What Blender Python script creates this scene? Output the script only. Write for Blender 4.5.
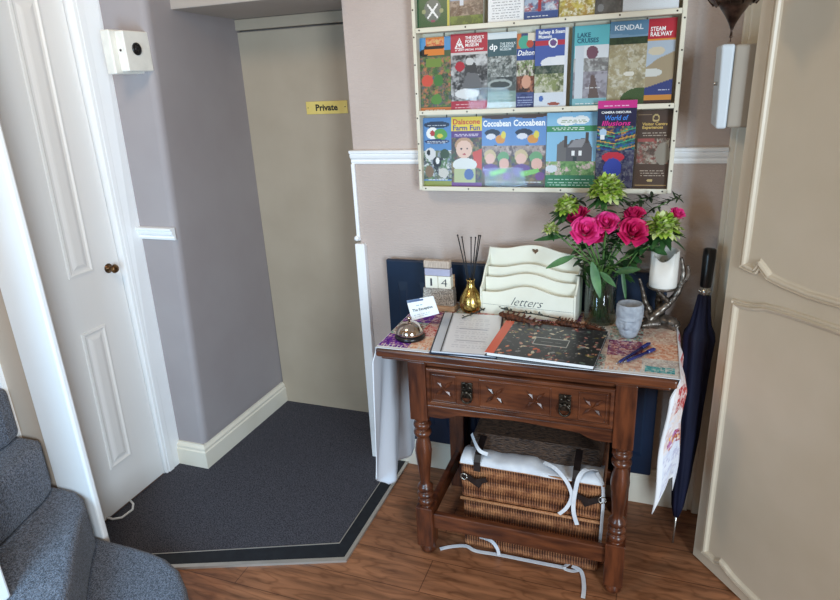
import bpy, bmesh, math, random
from mathutils import Vector, Matrix, noise
for o in list(bpy.data.objects): bpy.data.objects.remove(o)
S = bpy.context.scene; COL = S.collection; PI = math.pi
# ---------------------------------------------------------------- camera
W_, H_, FPX, CH = 840, 600, 620.0, 1.55
CX = Vector((0.94003, 0.33745, -0.04647)); CF = Vector((-0.3320, 0.8821, -0.3337))
vz = -Vector((505-420, 2050-300, FPX)).normalized()
vx = -Vector((-1335-420, 165-300, FPX)).normalized(); vx = (vx - vz*vx.dot(vz)).normalized()
vy = vz.cross(vx)
RW = Matrix((vx, vy, vz))                       # image camera (x right, y down, z ahead) -> world
cam_d = bpy.data.cameras.new('camera'); cam = bpy.data.objects.new('camera', cam_d); COL.objects.link(cam)
cam_d.sensor_width = 36; cam_d.lens = FPX/840*36; cam_d.clip_start = .02
right = RW@Vector((1,0,0)); down = RW@Vector((0,1,0)); fwd = RW@Vector((0,0,1))
cam.matrix_world = Matrix.Translation((0,0,CH)) @ Matrix((right, -down, -fwd)).transposed().to_4x4()
S.camera = cam
def at(px, py, Y):                              # the point a pixel shows at depth Y
    r = RW@Vector((px-420, py-300, FPX)); return r*(Y/r.y) + Vector((0,0,CH))
def onz(px, py, z):
    r = RW@Vector((px-420, py-300, FPX)); return r*((z-CH)/r.z) + Vector((0,0,CH))
# ---------------------------------------------------------------- world, lights, exposure
wd = bpy.data.worlds.new('hall_daylight'); S.world = wd; wd.use_nodes = True
bg = wd.node_tree.nodes['Background']; bg.inputs[0].default_value = (1.0, 0.74, 0.48, 1); bg.inputs[1].default_value = .30
def area(name, loc, target, sx, sy, power, col):
    d = bpy.data.lights.new(name, 'AREA'); d.shape = 'RECTANGLE'; d.size = sx; d.size_y = sy; d.energy = power; d.color = col
    o = bpy.data.objects.new(name, d); COL.objects.link(o); o.location = loc
    o.rotation_euler = (Vector(target)-Vector(loc)).to_track_quat('-Z', 'Y').to_euler(); return o
area('doorway_daylight', (2.15, -2.1, 1.5), (-1.2, 1.8, .8), 1.0, 1.9, 164, (.70, .86, 1.0))
area('stair_fill_light', (-1.0, -.2, 1.1), (-2.1, 1.05, .7), .5, .8, 33, (.44, .73, 1.0))  # added cool fill for the post, stairs and white door, not a known window
area('ceiling_lamp', (-1.1, .6, 2.3), (-1.5, 1.7, .9), .3, .3, 8.5, (1.0, .78, .54))
S.view_settings.view_transform = 'Standard'; S.view_settings.look = 'None'; S.view_settings.gamma = 1
S.view_settings.exposure = 0.0; S.view_settings.use_curve_mapping = False
# ---------------------------------------------------------------- materials
def s2l(c): return tuple(((v/255)/12.92 if v/255 <= .04045 else (((v/255)+.055)/1.055)**2.4) for v in c)
def mat(name, col, rough=.6, col2=None, scale=20, stretch=(1,1,1), bump=0, bscale=None, metal=0, spec=.5, detail=4, lo=.35, hi=.65, sheen=0, coat=0, bdist=.002):
    m = bpy.data.materials.new(name); m.use_nodes = True; nt = m.node_tree; b = nt.nodes['Principled BSDF']; L = nt.links
    b.inputs['Base Color'].default_value = (*s2l(col), 1); b.inputs['Roughness'].default_value = rough; b.inputs['Metallic'].default_value = metal
    b.inputs['Specular IOR Level'].default_value = spec; b.inputs['Coat Weight'].default_value = coat; b.inputs['Coat Roughness'].default_value = .2
    b.inputs['Sheen Weight'].default_value = sheen
    tc = nt.nodes.new('ShaderNodeTexCoord'); mp = nt.nodes.new('ShaderNodeMapping'); mp.inputs['Scale'].default_value = stretch
    L.new(tc.outputs['Object'], mp.inputs[0])
    nz = nt.nodes.new('ShaderNodeTexNoise'); nz.inputs['Scale'].default_value = scale; nz.inputs['Detail'].default_value = detail; L.new(mp.outputs[0], nz.inputs[0])
    cr = nt.nodes.new('ShaderNodeValToRGB'); cr.color_ramp.elements[0].position = lo; cr.color_ramp.elements[1].position = hi
    c2 = col2 or tuple(min(255, v*.95) for v in col)
    cr.color_ramp.elements[0].color = (*s2l(c2), 1); cr.color_ramp.elements[1].color = (*s2l(col), 1)
    L.new(nz.outputs[0], cr.inputs[0]); L.new(cr.outputs[0], b.inputs['Base Color'])
    if bump:
        n2 = nz
        if bscale:
            n2 = nt.nodes.new('ShaderNodeTexNoise'); n2.inputs['Scale'].default_value = bscale; n2.inputs['Detail'].default_value = 3; L.new(mp.outputs[0], n2.inputs[0])
        bp = nt.nodes.new('ShaderNodeBump'); bp.inputs['Strength'].default_value = bump; bp.inputs['Distance'].default_value = bdist
        L.new(n2.outputs[0], bp.inputs['Height']); L.new(bp.outputs[0], b.inputs['Normal'])
    return m
def wallpaper(name, c1, c2):
    m = mat(name, c1, .75, c2, 4, spec=.25, lo=.3, hi=.7); nt = m.node_tree; L = nt.links; b = nt.nodes['Principled BSDF']; mp = [n for n in nt.nodes if n.type == 'MAPPING'][0]
    wv = nt.nodes.new('ShaderNodeTexWave'); wv.bands_direction = 'Z'; wv.inputs['Scale'].default_value = 30; wv.inputs['Distortion'].default_value = 9; wv.inputs['Detail'].default_value = 2; wv.inputs['Detail Scale'].default_value = 2.2
    L.new(mp.outputs[0], wv.inputs[0]); nz = nt.nodes.new('ShaderNodeTexNoise'); nz.inputs['Scale'].default_value = 160; L.new(mp.outputs[0], nz.inputs[0])
    ad = nt.nodes.new('ShaderNodeMath'); ad.operation = 'ADD'; L.new(wv.outputs['Fac'], ad.inputs[0]); L.new(nz.outputs[0], ad.inputs[1])
    bp = nt.nodes.new('ShaderNodeBump'); bp.inputs['Strength'].default_value = .45; bp.inputs['Distance'].default_value = .0012; L.new(ad.outputs[0], bp.inputs['Height']); L.new(bp.outputs[0], b.inputs['Normal'])
    return m
def vcol_mat(name, rough=.4, spec=.5):
    m = bpy.data.materials.new(name); m.use_nodes = True; nt = m.node_tree; b = nt.nodes['Principled BSDF']
    a = nt.nodes.new('ShaderNodeAttribute'); a.attribute_name = 'Col'; nt.links.new(a.outputs['Color'], b.inputs['Base Color'])
    b.inputs['Roughness'].default_value = rough; b.inputs['Specular IOR Level'].default_value = spec; return m
def glass_mat(name, tint=(1,1,1), base=.06, edge=.5):
    m = bpy.data.materials.new(name); m.use_nodes = True; nt = m.node_tree; nt.nodes.clear(); L = nt.links
    o = nt.nodes.new('ShaderNodeOutputMaterial'); t = nt.nodes.new('ShaderNodeBsdfTransparent'); t.inputs[0].default_value = (*tint, 1)
    g = nt.nodes.new('ShaderNodeBsdfGlossy'); g.inputs['Roughness'].default_value = .04; mx = nt.nodes.new('ShaderNodeMixShader')
    lw = nt.nodes.new('ShaderNodeLayerWeight'); lw.inputs[0].default_value = .25; ma = nt.nodes.new('ShaderNodeMath'); ma.operation = 'MULTIPLY_ADD'; ma.inputs[1].default_value = edge; ma.inputs[2].default_value = base
    L.new(lw.outputs['Facing'], ma.inputs[0]); L.new(ma.outputs[0], mx.inputs[0]); L.new(t.outputs[0], mx.inputs[1]); L.new(g.outputs[0], mx.inputs[2]); L.new(mx.outputs[0], o.inputs[0]); return m
def plank_mat():
    m = mat('oak_laminate', (184,124,86), .42, (120,78,52), 3.2, (1.3,14,1), bump=.12, detail=7, lo=.3, hi=.72, spec=.45); nt = m.node_tree; L = nt.links; b = nt.nodes['Principled BSDF']
    tc = [n for n in nt.nodes if n.type == 'TEX_COORD'][0]; cr = [n for n in nt.nodes if n.type == 'VALTORGB'][0]
    nz2 = nt.nodes.new('ShaderNodeTexNoise'); nz2.inputs['Scale'].default_value = 1; nz2.inputs['Detail'].default_value = 3
    mp2 = nt.nodes.new('ShaderNodeMapping'); mp2.inputs['Scale'].default_value = (3, 11, 1); L.new(tc.outputs['Object'], mp2.inputs[0])
    L.new(mp2.outputs[0], nz2.inputs[0])
    mu = nt.nodes.new('ShaderNodeMath'); mu.operation = 'MULTIPLY'; mu.inputs[1].default_value = 9; L.new(nz2.outputs[0], mu.inputs[0])
    fr = nt.nodes.new('ShaderNodeMath'); fr.operation = 'PINGPONG'; fr.inputs[1].default_value = .5; L.new(mu.outputs[0], fr.inputs[0])
    r2 = nt.nodes.new('ShaderNodeValToRGB'); r2.color_ramp.elements[0].position = .0; r2.color_ramp.elements[0].color = (.62,.56,.5,1); r2.color_ramp.elements[1].position = .22; r2.color_ramp.elements[1].color = (1,1,1,1); L.new(fr.outputs[0], r2.inputs[0])
    mm = nt.nodes.new('ShaderNodeMix'); mm.data_type = 'RGBA'; mm.blend_type = 'MULTIPLY'; mm.inputs[0].default_value = .8; L.new(cr.outputs[0], mm.inputs[6]); L.new(r2.outputs[0], mm.inputs[7])
    bk = nt.nodes.new('ShaderNodeTexBrick'); bk.inputs['Color1'].default_value = (1,1,1,1); bk.inputs['Color2'].default_value = (.82,.8,.8,1); bk.inputs['Mortar'].default_value = (.35,.3,.28,1)
    bk.inputs['Scale'].default_value = 1; bk.inputs['Brick Width'].default_value = 1.2; bk.inputs['Row Height'].default_value = .145; bk.inputs['Mortar Size'].default_value = .0016; L.new(tc.outputs['Object'], bk.inputs[0])
    m2 = nt.nodes.new('ShaderNodeMix'); m2.data_type = 'RGBA'; m2.blend_type = 'MULTIPLY'; m2.inputs[0].default_value = 1; L.new(mm.outputs[2], m2.inputs[6]); L.new(bk.outputs[0], m2.inputs[7]); L.new(m2.outputs[2], b.inputs['Base Color'])
    return m
def wicker_mat():
    m = mat('woven_wicker', (190,128,84), .6, (134,80,50), 40, bump=0); nt = m.node_tree; L = nt.links; b = nt.nodes['Principled BSDF']
    tc = [n for n in nt.nodes if n.type == 'TEX_COORD'][0]; cr = [n for n in nt.nodes if n.type == 'VALTORGB'][0]
    sx = nt.nodes.new('ShaderNodeSeparateXYZ'); L.new(tc.outputs['Object'], sx.inputs[0])
    def mth(op, a, bb=None, v=None):
        n = nt.nodes.new('ShaderNodeMath'); n.operation = op
        if isinstance(a, float): n.inputs[0].default_value = a
        else: L.new(a, n.inputs[0])
        if bb is not None: L.new(bb, n.inputs[1])
        if v is not None: n.inputs[1].default_value = v
        return n.outputs[0]
    xy = mth('ADD', sx.outputs[0], sx.outputs[1])
    sz = mth('SINE', mth('MULTIPLY', sx.outputs[2], v=2*PI/.05)); sxx = mth('SINE', mth('MULTIPLY', xy, v=2*PI/.0085))
    fine = mth('SINE', mth('MULTIPLY', sx.outputs[2], v=2*PI/.0115))
    h = mth('ADD', mth('MULTIPLY', sxx, v=.9), mth('ADD', mth('MULTIPLY', sz, v=1.1), mth('MULTIPLY', fine, v=.2)))
    rp = nt.nodes.new('ShaderNodeValToRGB'); rp.color_ramp.elements[0].position = .15; rp.color_ramp.elements[0].color = (.22,.16,.13,1); rp.color_ramp.elements[1].position = .6; rp.color_ramp.elements[1].color = (1,1,1,1)
    L.new(mth('MULTIPLY_ADD' if False else 'ADD', mth('MULTIPLY', h, v=.28), v=.5), rp.inputs[0])
    mm = nt.nodes.new('ShaderNodeMix'); mm.data_type = 'RGBA'; mm.blend_type = 'MULTIPLY'; mm.inputs[0].default_value = 1; L.new(cr.outputs[0], mm.inputs[6]); L.new(rp.outputs[0], mm.inputs[7]); L.new(mm.outputs[2], b.inputs['Base Color'])
    bp = nt.nodes.new('ShaderNodeBump'); bp.inputs['Strength'].default_value = .8; bp.inputs['Distance'].default_value = .003; L.new(h, bp.inputs['Height']); L.new(bp.outputs[0], b.inputs['Normal'])
    return m
M = {}
M['wall'] = wallpaper('mauve_embossed_wallpaper', (196,180,171), (188,171,162))
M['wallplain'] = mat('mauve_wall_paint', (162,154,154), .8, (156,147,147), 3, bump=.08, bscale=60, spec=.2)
M['wallstair'] = mat('beige_wall_paint', (190,172,155), .8, (184,165,148), 3, spec=.2)
M['soffit'] = mat('soffit_paint', (176,164,154), .8, (170,158,148), 3, spec=.2)
M['ceil'] = mat('ceiling_white', (232,226,218), .9, spec=.2)
M['cream'] = mat('cream_gloss_paint', (230,222,206), .35, (224,215,197), 6, bump=.05, bscale=30)
M['creamdoor'] = mat('cream_door_paint', (214,200,178), .33, (208,194,171), 5, bump=.05, bscale=25, spec=.4)
M['private'] = mat('magnolia_door_paint', (174,158,138), .5, (167,151,131), 4, bump=.04, bscale=20, spec=.35)
M['white'] = mat('white_gloss_paint', (246,246,246), .35, (243,243,243), 5, bump=.04, bscale=40)
M['whitedoor'] = mat('white_moulded_door', (244,244,243), .4, (241,241,240), 6, (1,1,.15), bump=.12, bscale=90, spec=.4)
M['floor'] = plank_mat()
M['carpet'] = mat('charcoal_entrance_matting', (96,95,102), .97, (50,50,56), 260, bump=.9, bscale=300, spec=.05, detail=2, bdist=.004)
M['border'] = mat('black_rubber_border', (34,38,44), .6, (28,31,37), 40, spec=.3)
M['alu'] = mat('aluminium_edging', (196,190,182), .35, metal=.6)
M['stair'] = mat('blue_grey_twist_carpet', (120,128,144), .98, (50,56,69), 230, bump=1, bscale=260, spec=.05, detail=3, lo=.38, hi=.62, bdist=.006, sheen=.3)
M['oak'] = mat('dark_stained_oak', (110,60,34), .32, (62,30,18), 5, (1.5,10,10), bump=.06, detail=6, spec=.5, coat=.15)
M['oakv'] = mat('dark_stained_oak_upright', (108,57,32), .3, (58,28,17), 5, (10,10,1.5), bump=.06, detail=6, spec=.5, coat=.2)
M['oakdark'] = mat('carved_recess_oak', (70,34,22), .4, (48,24,17), 12, (2,10,10), spec=.5)
M['iron'] = mat('antique_brass_dark', (84,76,66), .38, (34,29,25), 90, metal=.85)
M['navy'] = mat('navy_painted_board', (17,37,62), .42, (13,30,52), 5, spec=.4)
M['wicker'] = wicker_mat()
M['wickerpale'] = mat('willow_rope', (206,150,104), .6, (150,96,60), 60, (6,6,1), bump=.5)
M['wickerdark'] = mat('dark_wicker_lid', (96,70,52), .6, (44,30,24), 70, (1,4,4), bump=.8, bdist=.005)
M['leather'] = mat('dark_leather', (40,30,28), .42, (26,19,18), 40, bump=.15)
M['cotton'] = mat('white_cotton', (226,228,232), .9, (212,215,222), 30, spec=.1, bump=.1)
M['print'] = vcol_mat('printed_card', .32, .45)
M['fabric'] = vcol_mat('patchwork_cotton', .9, .1)
M['rack'] = mat('cream_rack_paint', (226,219,200), .45, (218,210,188), 8)
M['dark'] = mat('dark_screw', (60,44,34), .5)
M['clear'] = glass_mat('clear_acrylic', (1,1,1), .004, .12)
M['glass'] = glass_mat('vase_glass', (.74,.84,.80), .03, .5)
M['gold'] = mat('mercury_gold_glass', (222,196,120), .24, (140,108,56), 120, metal=1, bump=.25, bscale=140)
M['reed'] = mat('black_reed', (24,22,24), .6)
M['ivory'] = mat('ivory_painted_wood', (240,238,222), .5, (234,231,213), 10, spec=.3)
M['ink'] = mat('charcoal_ink', (52,56,66), .7)
M['chrome'] = mat('polished_chrome', (205,190,180), .12, metal=1)
M['blackplastic'] = mat('black_plastic', (20,20,22), .3)
M['woodpale'] = mat('pale_wood', (196,160,124), .55, (160,122,90), 30, (1,1,8))
M['woodwash'] = mat('washed_wood', (208,192,176), .6, (170,150,134), 40, (8,1,1))
M['glitter'] = mat('silver_glitter', (190,178,164), .4, (92,80,70), 260, metal=.3, bump=.6, bscale=260)
M['lilac'] = mat('lilac_grey_block', (178,178,200), .6)
M['stone'] = mat('grey_cement', (176,182,190), .85, (146,152,162), 60, bump=.3)
M['wax'] = mat('white_wax', (238,234,226), .45, (228,222,212), 12, spec=.4)
M['antler'] = mat('silvered_antler', (140,130,120), .34, (62,54,48), 24, (1,1,3), metal=.75, bump=.2)
M['umb'] = mat('navy_umbrella_cloth', (18,22,50), .7, (13,17,40), 20, (1,1,.3), spec=.3)
M['pink'] = mat('magenta_petal', (240,72,150), .5, (224,44,126), 30, spec=.3)
M['pinkdeep'] = mat('deep_rose_petal', (222,48,112), .5, (198,28,92), 30, spec=.3)
M['stem'] = mat('green_stem', (104,140,70), .5, (74,110,52), 40)
M['leaf'] = mat('dark_green_leaf', (62,106,56), .42, (36,72,38), 30, spec=.4)
M['leafsoft'] = mat('mid_green_leaf', (92,138,84), .5, (60,104,62), 30)
M['lime'] = mat('lime_petal', (188,212,92), .5, (132,170,52), 60)
M['limepale'] = mat('pale_cream_green_petal', (222,228,170), .5, (190,204,120), 60)
M['sprig'] = mat('dusky_olive_leaf', (56,72,46), .55, (38,50,32), 30)
M['cone'] = mat('pine_cone_brown', (128,74,48), .6, (66,38,26), 80)
M['vine'] = mat('dark_twig', (52,54,44), .6)
M['pen'] = mat('blue_pen_plastic', (42,52,120), .25)
M['penmetal'] = mat('pen_silver', (190,192,198), .3, metal=.8)
M['bronze'] = mat('tarnished_bronze', (96,78,68), .32, (50,38,32), 40, metal=.8, bump=.2)
M['boxgrey'] = mat('grey_metal_box', (164,153,138), .45, (158,147,132), 8)
M['boxcover'] = mat('pale_blue_grey_cover', (208,216,222), .4, (203,211,217), 8)
M['plastic'] = mat('white_moulded_plastic', (238,234,224), .4)
M['brassk'] = mat('aged_brass', (130,96,60), .3, (70,48,32), 60, metal=.85)
M['brassplate'] = mat('brass_plaque', (232,206,120), .4, (224,196,108), 20, metal=.15)
M['blacktext'] = mat('black_print', (28,24,22), .6)
M['silver'] = mat('silver_ring', (200,196,188), .25, metal=.9)
# ---------------------------------------------------------------- mesh helpers
class MB:
    def __init__(s): s.v = []; s.f = []; s.m = []; s.c = []; s.sm = []
    def add(s, vs, fs, mi=0, col=(200,200,200), sm=False):
        n = len(s.v); s.v += [Vector(v) for v in vs]
        for i, f in enumerate(fs):
            s.f.append([n+k for k in f]); s.m.append(mi); s.sm.append(sm)
            s.c.append(col[i] if isinstance(col, list) else col)
        return s
    def box(s, a, b, mi=0, col=(200,200,200)):
        x0,y0,z0 = a; x1,y1,z1 = b
        vs = [(x0,y0,z0),(x1,y0,z0),(x1,y1,z0),(x0,y1,z0),(x0,y0,z1),(x1,y0,z1),(x1,y1,z1),(x0,y1,z1)]
        return s.add(vs, [(0,3,2,1),(4,5,6,7),(0,1,5,4),(1,2,6,5),(2,3,7,6),(3,0,4,7)], mi, col)
    def hexa(s, b, t, mi=0):                    # bottom quad, top quad (both ccw from above)
        return s.add(list(b)+list(t), [(3,2,1,0),(4,5,6,7),(0,1,5,4),(1,2,6,5),(2,3,7,6),(3,0,4,7)], mi)
    def prism(s, poly, z0, z1, mi=0, sm=False):
        n = len(poly); vs = [(x,y,z0) for x,y in poly]+[(x,y,z1) for x,y in poly]
        return s.add(vs, [list(range(n))[::-1], list(range(n,2*n))]+[(i,(i+1)%n,n+(i+1)%n,n+i) for i in range(n)], mi)
    def tube(s, pts, rad, seg=8, mi=0, flat=1.0, cap=True):
        pts = [Vector(p) for p in pts]; n = len(pts); rad = rad if isinstance(rad, (list,tuple)) else [rad]*n
        vs = []; prev = None
        for i, p in enumerate(pts):
            d = (pts[min(i+1,n-1)]-pts[max(i-1,0)]).normalized()
            if prev is None: u = d.orthogonal().normalized()
            else: u = (prev-d*prev.dot(d)); u = u.normalized() if u.length > 1e-6 else d.orthogonal().normalized()
            prev = u; w = d.cross(u)
            for k in range(seg):
                a = 2*PI*k/seg; vs.append(p+u*math.cos(a)*rad[i]+w*math.sin(a)*rad[i]*flat)
        fs = [(i*seg+k, i*seg+(k+1)%seg, (i+1)*seg+(k+1)%seg, (i+1)*seg+k) for i in range(n-1) for k in range(seg)]
        if cap: fs += [list(range(seg))[::-1], [(n-1)*seg+k for k in range(seg)]]
        return s.add(vs, fs, mi, sm=True)
    def lathe(s, prof, c=(0,0,0), seg=24, mi=0, cap=True, sc=(1,1)):
        c = Vector(c); vs = [c+Vector((r*math.cos(2*PI*k/seg)*sc[0], r*math.sin(2*PI*k/seg)*sc[1], z)) for r,z in prof for k in range(seg)]
        n = len(prof); fs = [(i*seg+k, i*seg+(k+1)%seg, (i+1)*seg+(k+1)%seg, (i+1)*seg+k) for i in range(n-1) for k in range(seg)]
        if cap: fs += [list(range(seg))[::-1], [(n-1)*seg+k for k in range(seg)]]
        return s.add(vs, fs, mi, sm=True)
    def ball(s, c, r, seg=10, rings=7, mi=0, sc=(1,1,1)):
        c = Vector(c); prof = [(math.sin(PI*i/rings)*r, -math.cos(PI*i/rings)*r) for i in range(rings+1)]
        prof[0] = (r*.02, -r); prof[-1] = (r*.02, r)
        vs = [c+Vector((a*math.cos(2*PI*k/seg)*sc[0], a*math.sin(2*PI*k/seg)*sc[1], z*sc[2])) for a,z in prof for k in range(seg)]
        n = len(prof); fs = [(i*seg+k, i*seg+(k+1)%seg, (i+1)*seg+(k+1)%seg, (i+1)*seg+k) for i in range(n-1) for k in range(seg)]
        fs += [list(range(seg))[::-1], [(n-1)*seg+k for k in range(seg)]]
        return s.add(vs, fs, mi, sm=True)
    def ribbon(s, pts, w, side, th=.0012, mi=0):   # side: vector across the band
        pts = [Vector(p) for p in pts]; n = len(pts); vs = []
        for i, p in enumerate(pts):
            d = (pts[min(i+1,n-1)]-pts[max(i-1,0)]).normalized(); sd = Vector(side[i] if isinstance(side, list) else side)
            sd = (sd-d*sd.dot(d)).normalized(); nn = d.cross(sd)
            for a,b in ((-1,-1),(1,-1),(1,1),(-1,1)): vs.append(p+sd*a*w/2+nn*b*th/2)
        fs = [(i*4+k, i*4+(k+1)%4, (i+1)*4+(k+1)%4, (i+1)*4+k) for i in range(n-1) for k in range(4)]+[(3,2,1,0),tuple((n-1)*4+k for k in range(4))]
        return s.add(vs, fs, mi, sm=False)
    def sweep(s, poly, prof, frame, closed=True, mi=0):   # poly in 2D; prof = (inset, height); frame(x,y,h)->3D
        n = len(poly); P = [Vector(p) for p in poly]; offs = []
        for i in range(n):
            a, b, c = P[(i-1)%n], P[i], P[(i+1)%n]
            if not closed and i == 0: a = b-(c-b)
            if not closed and i == n-1: c = b+(b-a)
            d1 = (b-a).normalized(); d2 = (c-b).normalized(); n1 = Vector((-d1.y,d1.x)); n2 = Vector((-d2.y,d2.x))
            m = n1+n2; m = m/max(.3, m.dot(n1)) if m.length > 1e-6 else n1; offs.append(m)
        vs = [frame(*(P[i]+offs[i]*q), h) for i in range(n) for q,h in prof]; k = len(prof)
        fs = [(i*k+j, ((i+1)%n)*k+j, ((i+1)%n)*k+j+1, i*k+j+1) for i in range(n if closed else n-1) for j in range(k-1)]
        return s.add(vs, fs, mi)
    def build(s, name, mats, parent=None, loc=None, bevel=0, seg=2, smooth=False, local=False):
        vs = s.v
        if parent is not None and not local: o_ = PLOC[parent.name]; vs = [v-o_ for v in vs]
        elif parent is None and not local:
            if loc is None:
                xs = [v.x for v in vs]; ys = [v.y for v in vs]; zs = [v.z for v in vs]; loc = ((min(xs)+max(xs))/2, (min(ys)+max(ys))/2, min(zs))
            vs = [v-Vector(loc) for v in vs]
        me = bpy.data.meshes.new(name); me.from_pydata([tuple(v) for v in vs], [], s.f); me.validate(); 
        mats = mats if isinstance(mats, (list,tuple)) else [mats]
        for m in mats: me.materials.append(m)
        if len(me.polygons) == len(s.f):
            me.polygons.foreach_set('material_index', s.m); me.polygons.foreach_set('use_smooth', [bool(a or smooth) for a in s.sm])
            if any(m.name.startswith(('printed','patchwork')) for m in mats):
                ca = me.color_attributes.new('Col', 'FLOAT_COLOR', 'CORNER'); buf = []; cache = {}
                for f, c in zip(s.f, s.c):
                    c = tuple(c)
                    if c not in cache: cache[c] = [*s2l(c), 1.0]
                    buf += cache[c]*len(f)
                ca.data.foreach_set('color', buf)
        o = bpy.data.objects.new(name, me); COL.objects.link(o)
        if parent is not None: o.parent = parent
        elif loc is not None: o.location = loc
        if bevel:
            b = o.modifiers.new('bevel', 'BEVEL'); b.width = bevel; b.segments = seg; b.limit_method = 'ANGLE'; b.angle_limit = .7; b.harden_normals = False
        me.update(); return o
def cur(p, n=8):
    out = []
    for i in range(len(p)-1):
        p0, p1, p2, p3 = p[max(i-1,0)], p[i], p[i+1], p[min(i+2,len(p)-1)]
        for k in range(n):
            t = k/n; out.append(.5*((2*p1)+(-p0+p2)*t+(2*p0-5*p1+4*p2-p3)*t*t+(-p0+3*p1-3*p2+p3)*t**3))
    return out+[p[-1]]
def lerp(a,b,t): return a+(b-a)*t
PLOC = {}; HAMP = [False]
def tag(o, label=None, cat=None, group=None, kind=None):
    if label: o['label'] = label
    if cat: o['category'] = cat
    if group: o['group'] = group
    if kind: o['kind'] = kind
    return o
def thing(name, label, cat, loc, group=None, rz=0):
    o = bpy.data.objects.new(name, None); COL.objects.link(o); o.location = loc; o.rotation_euler.z = rz; o.empty_display_size = .05
    PLOC[o.name] = Vector(loc); return tag(o, label, cat, group)
def root(name, loc):
    o = bpy.data.objects.new(name, None); COL.objects.link(o); o.location = loc; o['kind'] = 'structure'; PLOC[o.name] = Vector(loc); return o
def struct(o): o['kind'] = 'structure'; return o
def curve_mesh(splines, depth):                   # filled 2D outline(s) with holes -> verts, faces (x,y plane, +-depth)
    cu = bpy.data.curves.new('c', 'CURVE'); cu.dimensions = '2D'; cu.fill_mode = 'BOTH'; cu.extrude = depth
    for sp in splines:
        q = cu.splines.new('POLY'); q.points.add(len(sp)-1); q.use_cyclic_u = True
        for i,(x,y) in enumerate(sp): q.points[i].co = (x,y,0,1)
    return _cv(cu)
def _cv(cu):
    o = bpy.data.objects.new('c', cu); COL.objects.link(o); dg = bpy.context.evaluated_depsgraph_get(); dg.update()
    me = o.evaluated_get(dg).to_mesh(); vs = [v.co.copy() for v in me.vertices]; fs = [tuple(p.vertices) for p in me.polygons]
    o.evaluated_get(dg).to_mesh_clear(); bpy.data.objects.remove(o); bpy.data.curves.remove(cu); return vs, fs
def text_geo(body, x0, y0, x1, y1, shear=0, bold=0, ext=0):   # text fitted to a rectangle, flat
    cu = bpy.data.curves.new('t', 'FONT'); cu.body = body; cu.size = 1; cu.resolution_u = 2; cu.offset = bold; cu.shear = shear; cu.extrude = ext; cu.space_line = .85
    vs, fs = _cv(cu)
    xs = [v.x for v in vs]; ys = [v.y for v in vs]; a,b,c,d = min(xs),max(xs),min(ys),max(ys)
    return [Vector((x0+(v.x-a)/(b-a)*(x1-x0), y0+(v.y-c)/(d-c)*(y1-y0), v.z)) for v in vs], fs
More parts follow.
